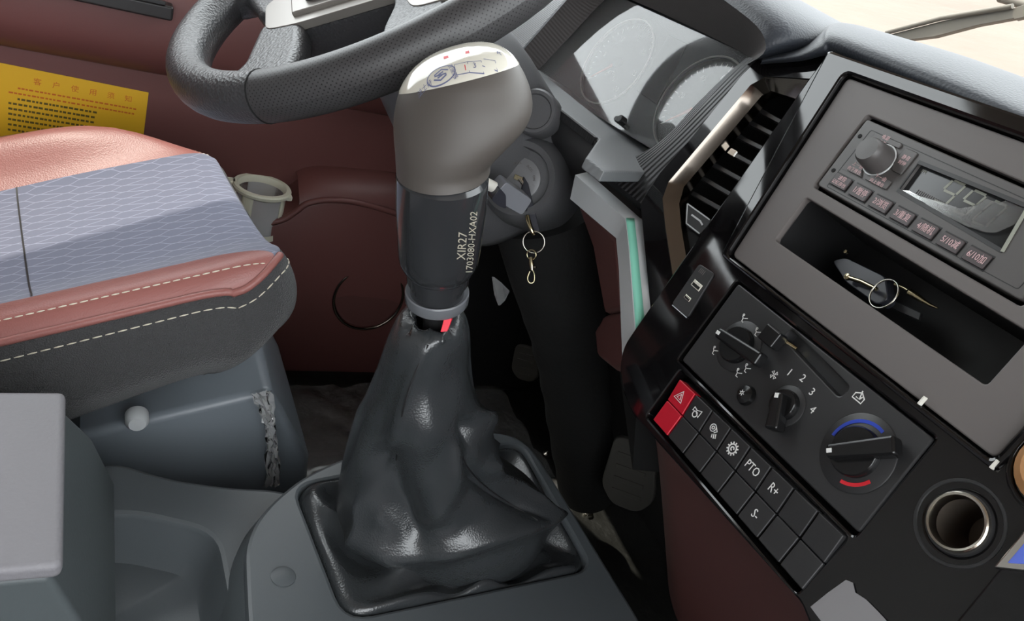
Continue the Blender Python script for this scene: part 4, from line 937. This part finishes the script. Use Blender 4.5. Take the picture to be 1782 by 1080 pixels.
corner = [(((-.0185, .0048), (-.0185, .0165), (.0080, .0165), (.0080, .0125), (-.0070, .0125), (-.0125, .0060)), ('电源', '开/关'), (-.0075, .0135)), (((.0125, .0030), (.0125, .0150), (.0240, .0150), (.0240, -.0030), (.0155, -.0030)), ('静音', '时钟'), (.0188, .0065)),
          (((-.0185, -.0165), (-.0185, -.0050), (-.0120, -.0040), (-.0070, -.0110), (-.0030, -.0165)), ('上一曲', '向下搜台'), (-.0120, -.0122)), (((.0005, -.0165), (.0045, -.0115), (.0105, -.0095), (.0215, -.0095), (.0215, -.0165)), ('下一曲', '向上搜台'), (.0120, -.0130))]
for pts, (t1, t2), (tx, ty) in corner:
    b = fprism('corner_button', FP, rnd([(kc0.x + x, kc0.y + y) for x, y in pts], .001, 2), .003, .0045, M['radio'], rad, .0005)
    ftext('print', FP, t1, .0036, kc0.x + tx, kc0.y + ty + .0021, .0045, M['pink'], b); ftext('print', FP, t2, .0034, kc0.x + tx, kc0.y + ty - .0021, .0045, M['pink'], b)
for v in (.0447, .0142): lathe('fixing_hole', FP.w(.0055, v, .0028), FP.n, [(0, .0006), (.0017, .0006), (.0017, 0)], M['void'], rad, 14, caps=False)
lathe('volume_knob', FP.w(kc0.x, kc0.y, .003), FP.n, [(.0118, 0), (.0112, .003), (.0104, .013), (.0100, .016), (.0084, .0185), (0, .0187)], M['radio'], rad, 40, caps=False)
torus('knob_ring', FP.w(kc0.x, kc0.y, .0038), FP.n, .0122, .0007, M['silver'], rad, 40)

# ------------------------------------------------------------------ keys in the tray
def T(x, y, h=-.030): return FP.w(*FP.px(x, y, h), h)
spk = thing('spare_key', T(1540, 530, -.04), 'spare key with black fob, steel ring and snap hook lying in the open tray', 'key')
fob = [Vector(FP.px(x, y, -.035)) for x, y in [(1446, 452), (1470, 446), (1540, 480), (1545, 520), (1525, 530), (1470, 490)]]
fprism('fob', FP, rnd(fob, .004, 4), -.048, -.036, M['key'], spk, .003, 3)
tube('loop', [T(1475, 482), T(1500, 490), T(1526, 503)], .0017, M['brass'], spk, seg=10)
lathe('loop_end', T(1475, 482), FP.n, [(.0024, -.001), (.0024, .0015), (0, .002)], M['brass'], spk, 14, caps=False)
torus('split_ring', T(1538, 511, -.026), (FP.n + FP.u * -.15).normalized(), .0112, .0007, M['steel'], spk, 44)
tube('hook_swivel', [T(1557, 494), T(1573, 501), T(1580, 505)], .0011, M['brass'], spk, seg=8)
tube('hook_body', [T(1583, 508), T(1597, 517), T(1608, 524)], [.0026, .0024, .0018], M['brass'], spk, seg=8)
tube('hook_tip', [T(1608, 524), T(1620, 531), T(1632, 536)], [.0016, .0012, .0006], M['brass'], spk, seg=8)
lathe('fob_stud', T(1472, 438), FP.n, [(.0014, -.002), (.0014, .001), (0, .0014)], M['brass'], spk, 12, caps=False)
bl_ = [Vector(FP.px(x, y, -.05)) for x, y in [(1556, 522), (1604, 545), (1600, 558), (1550, 536)]]
fprism('key_blade', FP, bl_, -.052, -.049, M['black'], spk, .0006)

# ------------------------------------------------------------------ climate control
cli = thing('climate_panel', FP.w(.10, -.172, 0), 'black climate control panel with three rotary dials and a slider', 'control panel')
hp = FP.pl([(1286, 494), (1188, 627), (1495, 927), (1625, 763)], .004)
slot_a, slot_b = FP.px(1370, 579, .005), FP.px(1470, 683, .005); sdv = (slot_b - slot_a).normalized(); spv = Vector((-sdv.y, sdv.x)) * .0050
slot = rnd([tuple(slot_a - spv), tuple(slot_b - spv), tuple(slot_b + spv), tuple(slot_a + spv)], .004, 5)
fplate('plate', FP, rnd(hp, .0025, 3), [slot], -.01, .005, M['black'], cli, .0010)
fprism('slot_back', FP, [tuple(slot_a - spv * 2), tuple(slot_b - spv * 2), tuple(slot_b + spv * 2), tuple(slot_a + spv * 2)], -.010, -.006, M['black'], cli, 0)
sk = FP.px(1352, 590, .006)
tube('slider_arm', [FP.w(*FP.px(1360, 590, .006), .006), FP.w(*FP.px(1385, 606, .002), .001)], .0016, M['brass'], cli, seg=8)
sq = [Vector((-.0075, -.0070)), Vector((.0085, -.0070)), Vector((.0085, .0062)), Vector((-.0075, .0062))]
fprism('slider_knob', FP, [(sk.x + p.x, sk.y + p.y) for p in sq], .006, .0165, M['satin'], cli, .0015, 3)
c = FP.px(1468, 683, .005); lathe('slot_end', FP.w(c.x, c.y, -.001), FP.n, [(.003, -.004), (.003, .0), (0, .0008)], M['silver'], cli, 18, caps=False)
def dial(x, y, rdisc, rcap, hcap, tip_px, tail_px, bw, name='dial'):
    c = FP.px(x, y, .005); disc = lathe(name, FP.w(c.x, c.y, .005), FP.n, [(rdisc, -.001), (rdisc, .0006), (rdisc - .0008, .0012), (0, .0012)], M['black'], cli, 56, caps=False)
    lathe('cap', FP.w(c.x, c.y, .006), FP.n, [(rcap, 0), (rcap, .004), (rcap - .001, .0055), (0, .0055)], M['satin'], disc, 40, caps=False)
    hb = .007 + hcap; t0, t1 = FP.px(*tip_px, hb), FP.px(*tail_px, hb); d = (t0 - t1).normalized(); q = Vector((-d.y, d.x)); L_ = (t0 - t1).length / 2; cc_ = (t0 + t1) / 2
    bar = [cc_ + d * L_ + q * bw * .75, cc_ + d * L_ - q * bw * .75, cc_ - d * L_ - q * bw, cc_ - d * L_ + q * bw]
    g_ = fprism('grip', FP, bar[::-1], .007, hb, M['satin'], disc, .0022, 3)
    tip = t0 - d * .0022; mk = [tip + d * .0012 + q * .0014, tip + d * .0012 - q * .0014, tip - d * .0022 - q * .0014, tip - d * .0022 + q * .0014]
    fprism('pointer', FP, mk[::-1], hb - .0002, hb + .0005, M['white'], g_, 0)
    return c, disc
def icon(F, strokes, c, s, h, parent, ang=0, wd=.0006, material='white', name='icon'):
    ca_, sa = math.cos(ang), math.sin(ang)
    fstrokes(name, F, [[(c[0] + (x * ca_ - y * sa) * s, c[1] + (x * sa + y * ca_) * s) for x, y in L] for L in strokes], h, M[material], parent, wd)
man = [[(-1, .6), (-.4, .2), (.2, .5), (.9, .9)], [(-.4, .2), (-.2, -.6), (.5, -.6)], circ(-.9, 1.0, .25, n=8)]
c, dsk = dial(1286, 602, .0205, .0145, .0105, (1246, 576), (1318, 624), .0055)
for x, y in ((1294, 556), (1243, 612), (1317, 580), (1284, 651), (1299, 643)): icon(FP, man, FP.px(x, y, .0062), .0030, .0062, dsk, wd=.0006)
c, dsk = dial(1369, 706, .0150, .0110, .0115, (1353, 681), (1339, 745), .0052)
fan = [[(math.cos(a) * .15, math.sin(a) * .15), (math.cos(a + .3) * 1, math.sin(a + .3) * 1), (math.cos(a - .35) * .95, math.sin(a - .35) * .95), (math.cos(a) * .15, math.sin(a) * .15)] for a in [PI / 4 + k * PI / 2 for k in range(4)]]
icon(FP, fan, FP.px(1347, 652, .005), .0032, .005, cli, .2, .0007)
for s_, (x, y) in zip('1234', ((1374, 648), (1397, 658), (1413, 682), (1414, 713))):
    q = FP.px(x, y, .005); ftext('fan_number', FP, s_, .0078, q.x, q.y, .005, M['white'], cli)
icon(FP, [[(-1, -.5), (-1, .4), (0, 1), (1, .4), (1, -.5), (-1, -.5)], [(-.2, 1.3), (.3, -.1), (-.5, -.1)], [(.3, -.1), (.5, .5)]], FP.px(1494, 692, .005), .0040, .005, cli, 0, .0008)
c, dsk = dial(1493, 788, .0262, .0165, .0115, (1436, 784), (1556, 772), .0062)
fprism('cold_arc', FP, arcband(c, .0195, .0218, R_(186), R_(78)), .0062, .0065, M['bluepaint'], dsk, 0)
fprism('warm_arc', FP, arcband(c, .0195, .0218, R_(-22), R_(-78)), .0062, .0065, M['redpaint'], dsk, 0)
c = FP.px(1300, 688, .005); ab = lathe('ac_button', FP.w(c.x, c.y, .004), FP.n, [(.0078, 0), (.0078, .002), (.0066, .0045), (.003, .0060), (0, .0063)], M['satin'], cli, 32, caps=False)
icon(FP, [[(math.cos(a) * .3, math.sin(a) * .3), (math.cos(a), math.sin(a))] for a in [k * PI / 3 for k in range(6)]] + [circ(0, 0, .45, n=10)], (c.x - .001, c.y), .0022, .0102, ab, 0, .0005)

# ------------------------------------------------------------------ switches
swb = thing('switch_bank', FP.w(.105, -.225, 0), 'bank of black rocker switches with one red hazard switch', 'switch panel')
TL, TR, BRc, BLc = [Vector(FP.px(x, y, .006)) for x, y in ((1184, 659), (1472, 933), (1396, 1027), (1135, 729))]
fprism('socket', FP, [tuple(BLc), tuple(BRc), tuple(TR), tuple(TL)], -.012, .0, M['void'], swb, 0)
ICON = {(0, 0): 'tri', (1, 0): 'horn', (2, 0): 'lamp', (3, 0): 'gear', (4, 0): 'PTO', (5, 0): 'R+', (5, 1): 'S-'}
for k in range(8):
    for r in range(2):
        def at_(a, b): return (TL.lerp(TR, a)).lerp(BLc.lerp(BRc, a), b)
        g_ = .004; b0, b1 = (0, .5) if r == 0 else (.5, 1)
        q = [at_(k / 8 + g_, b0 + .006), at_((k + 1) / 8 - g_, b0 + .006), at_((k + 1) / 8 - g_, b1 - .006), at_(k / 8 + g_, b1 - .006)]
        h_top, h_mid, h_bot = .0075, .0055, .0060
        ho = (h_top, h_mid) if r == 0 else (h_mid, h_bot)
        v = [FP.w(p.x, p.y, -.004) for p in q] + [FP.w(q[0].x, q[0].y, ho[0]), FP.w(q[1].x, q[1].y, ho[0]), FP.w(q[2].x, q[2].y, ho[1]), FP.w(q[3].x, q[3].y, ho[1])]
        b = mesh('rocker_half', v, [(0, 1, 2, 3), (7, 6, 5, 4), (0, 4, 5, 1), (1, 5, 6, 2), (2, 6, 7, 3), (3, 7, 4, 0)], M['red'] if k == 0 else M['black'], swb, bevel=.0009)
        if k == 0: b['label'] = 'red hazard switch half'
        ic_ = ICON.get((k, r)); c = (q[0] + q[1] + q[2] + q[3]) / 4; hh = (ho[0] + ho[1]) / 2 + .0007
        if ic_ == 'tri': icon(FP, [[(-1, -.7), (1, -.7), (0, 1), (-1, -.7)], [(-.45, -.4), (.45, -.4), (0, .4), (-.45, -.4)]], c, .0050, hh, b, 0, .0007)
        elif ic_ == 'horn': icon(FP, [[(-1, .5), (-1, -.1), (-.2, .1), (.8, -.4), (.8, .8), (-.2, .35), (-1, .5)], circ(-.1, -.35, .5, n=10)], c, .0048, hh, b, 0, .0008)
        elif ic_ == 'lamp': icon(FP, [circ(-.4, .2, .6, n=12), circ(-.4, .2, .25, n=8), [(.1, .6), (.7, .2), (.3, -.3)], [(.5, -.4), (.9, -1)], [(.8, -.2), (1.2, -.8)], [(.2, -.6), (.5, -1.1)]], c, .0048, hh, b, 0, .0007)
        elif ic_ == 'gear': icon(FP, [circ(0, 0, .7, n=20), circ(0, 0, .28, 0, 5, n=10)] + [[(math.cos(a) * .75, math.sin(a) * .75), (math.cos(a) * 1.05, math.sin(a) * 1.05)] for a in [i * PI / 6 for i in range(12)]], c, .0050, hh, b, 0, .0010)
        elif ic_: ftext('icon', FP, ic_, .0092, c.x, c.y, hh, M['white'], b, sx=.8)

# usb charger and lighter socket
usb = thing('usb_charger', FP.w(-.043, -.146, .004), 'small black twin USB charger module left of the climate panel', 'charger')
fprism('module', FP, rnd([tuple(FP.px(x, y, .006)) for x, y in ((1168, 528), (1195, 552), (1242, 475), (1216, 458))], .003, 3), -.01, .0055, M['black'], usb, .0008)
for (x, y), w_, h_ in (((1212, 496), .0062, .0030), ((1196, 518), .0042, .0018)):
    c = FP.px(x, y, .006); fprism('port_shell', FP, [(c.x - w_, c.y - h_), (c.x + w_, c.y - h_), (c.x + w_, c.y + h_), (c.x - w_, c.y + h_)], .005, .0060, M['steel'], usb, .0003)
    fprism('port_opening', FP, [(c.x - w_ * .8, c.y - h_ * .72), (c.x + w_ * .8, c.y - h_ * .72), (c.x + w_ * .8, c.y + h_ * .15), (c.x - w_ * .8, c.y + h_ * .15)], .0058, .0062, M['void'], usb, 0)
c = FP.px(1221, 472, .006); fstrokes('print', FP, [[(c.x - .003 + i * .002, c.y - .002), (c.x - .003 + i * .002, c.y + .002)] for i in range(4)], .0055, M['greypanel'], usb, .0004)
fstrokes('lower_edge', FP, [[tuple(FP.px(1169, 530, .006)), tuple(FP.px(1194, 552, .006))]], .0052, M['silver'], usb, .0007)
lig = thing('lighter_socket', FP.w(sock[0], sock[1] - .02, 0), 'open round lighter socket with chrome rim on the gloss panel', 'socket')
lathe('surround', FP.w(sock[0], sock[1], .004), FP.n, [(.0255, -.001), (.0250, .0006), (.0235, .0006), (.0220, -.0012), (.0190, -.0012), (.0180, .0015), (.0160, .0015), (.0150, -.003)], M['black'], lig, 56, caps=False)
lathe('chrome_rim', FP.w(sock[0], sock[1], .004), FP.n, [(.0172, .000), (.0170, .003), (.0162, .0038), (.0150, .0036), (.0142, .002), (.0140, -.004)], M['steel'], lig, 56, caps=False)
lathe('barrel', FP.w(sock[0], sock[1], .004), FP.n, [(.0143, .000), (.0138, -.045), (0, -.046)], M['barrel'], lig, 40, caps=False)
lathe('contact', FP.w(sock[0], sock[1], -.042), FP.n, [(.004, 0), (.004, .004), (0, .005)], M['steel'], lig, 16, caps=False)

# ------------------------------------------------------------------ wiper outside
wip = thing('windscreen_wiper', OY(1680, 38, 1.22), 'weathered windscreen wiper lying outside the glass', 'wiper')
def W(x, y): return OY(x, y, 1.20)
def strip(name, top, bot, th): prism(name, [W(*p) for p in top + bot[::-1]], (0, .012, 0), M['wiper'], wip, .001)
strip('blade', [(1540, 62), (1640, 36), (1700, 24), (1765, 13)], [(1560, 72), (1625, 64), (1700, 44), (1765, 32)], .01)
strip('arm', [(1763, 14), (1800, 2), (1950, -42), (2250, -60)], [(1764, 34), (1800, 26), (1950, -10), (2250, -30)], .01)
tube('blade_edge', [W(1545, 58) + Vector((0, -.004, 0)), W(1640, 33) + Vector((0, -.004, 0)), W(1765, 12) + Vector((0, -.004, 0))], .004, M['wiper'], wip, seg=8)
tube('linkage', [OY(1740, -4, 1.26), OY(1790, 10, 1.26), OY(1850, 24, 1.26)], .007, M['wiper'], wip, seg=8)

fpz = [OX(x, y, -.90) for x, y in [(856, 481), (868, 490), (884, 506), (876, 522), (867, 531), (860, 512)]]
flap = thing('plastic_flap', fpz[0], 'small torn clear plastic flap hanging below the steering column', 'plastic scrap')
prism('flap', fpz, (.0, .003, .0), M['strip'], flap, 0)
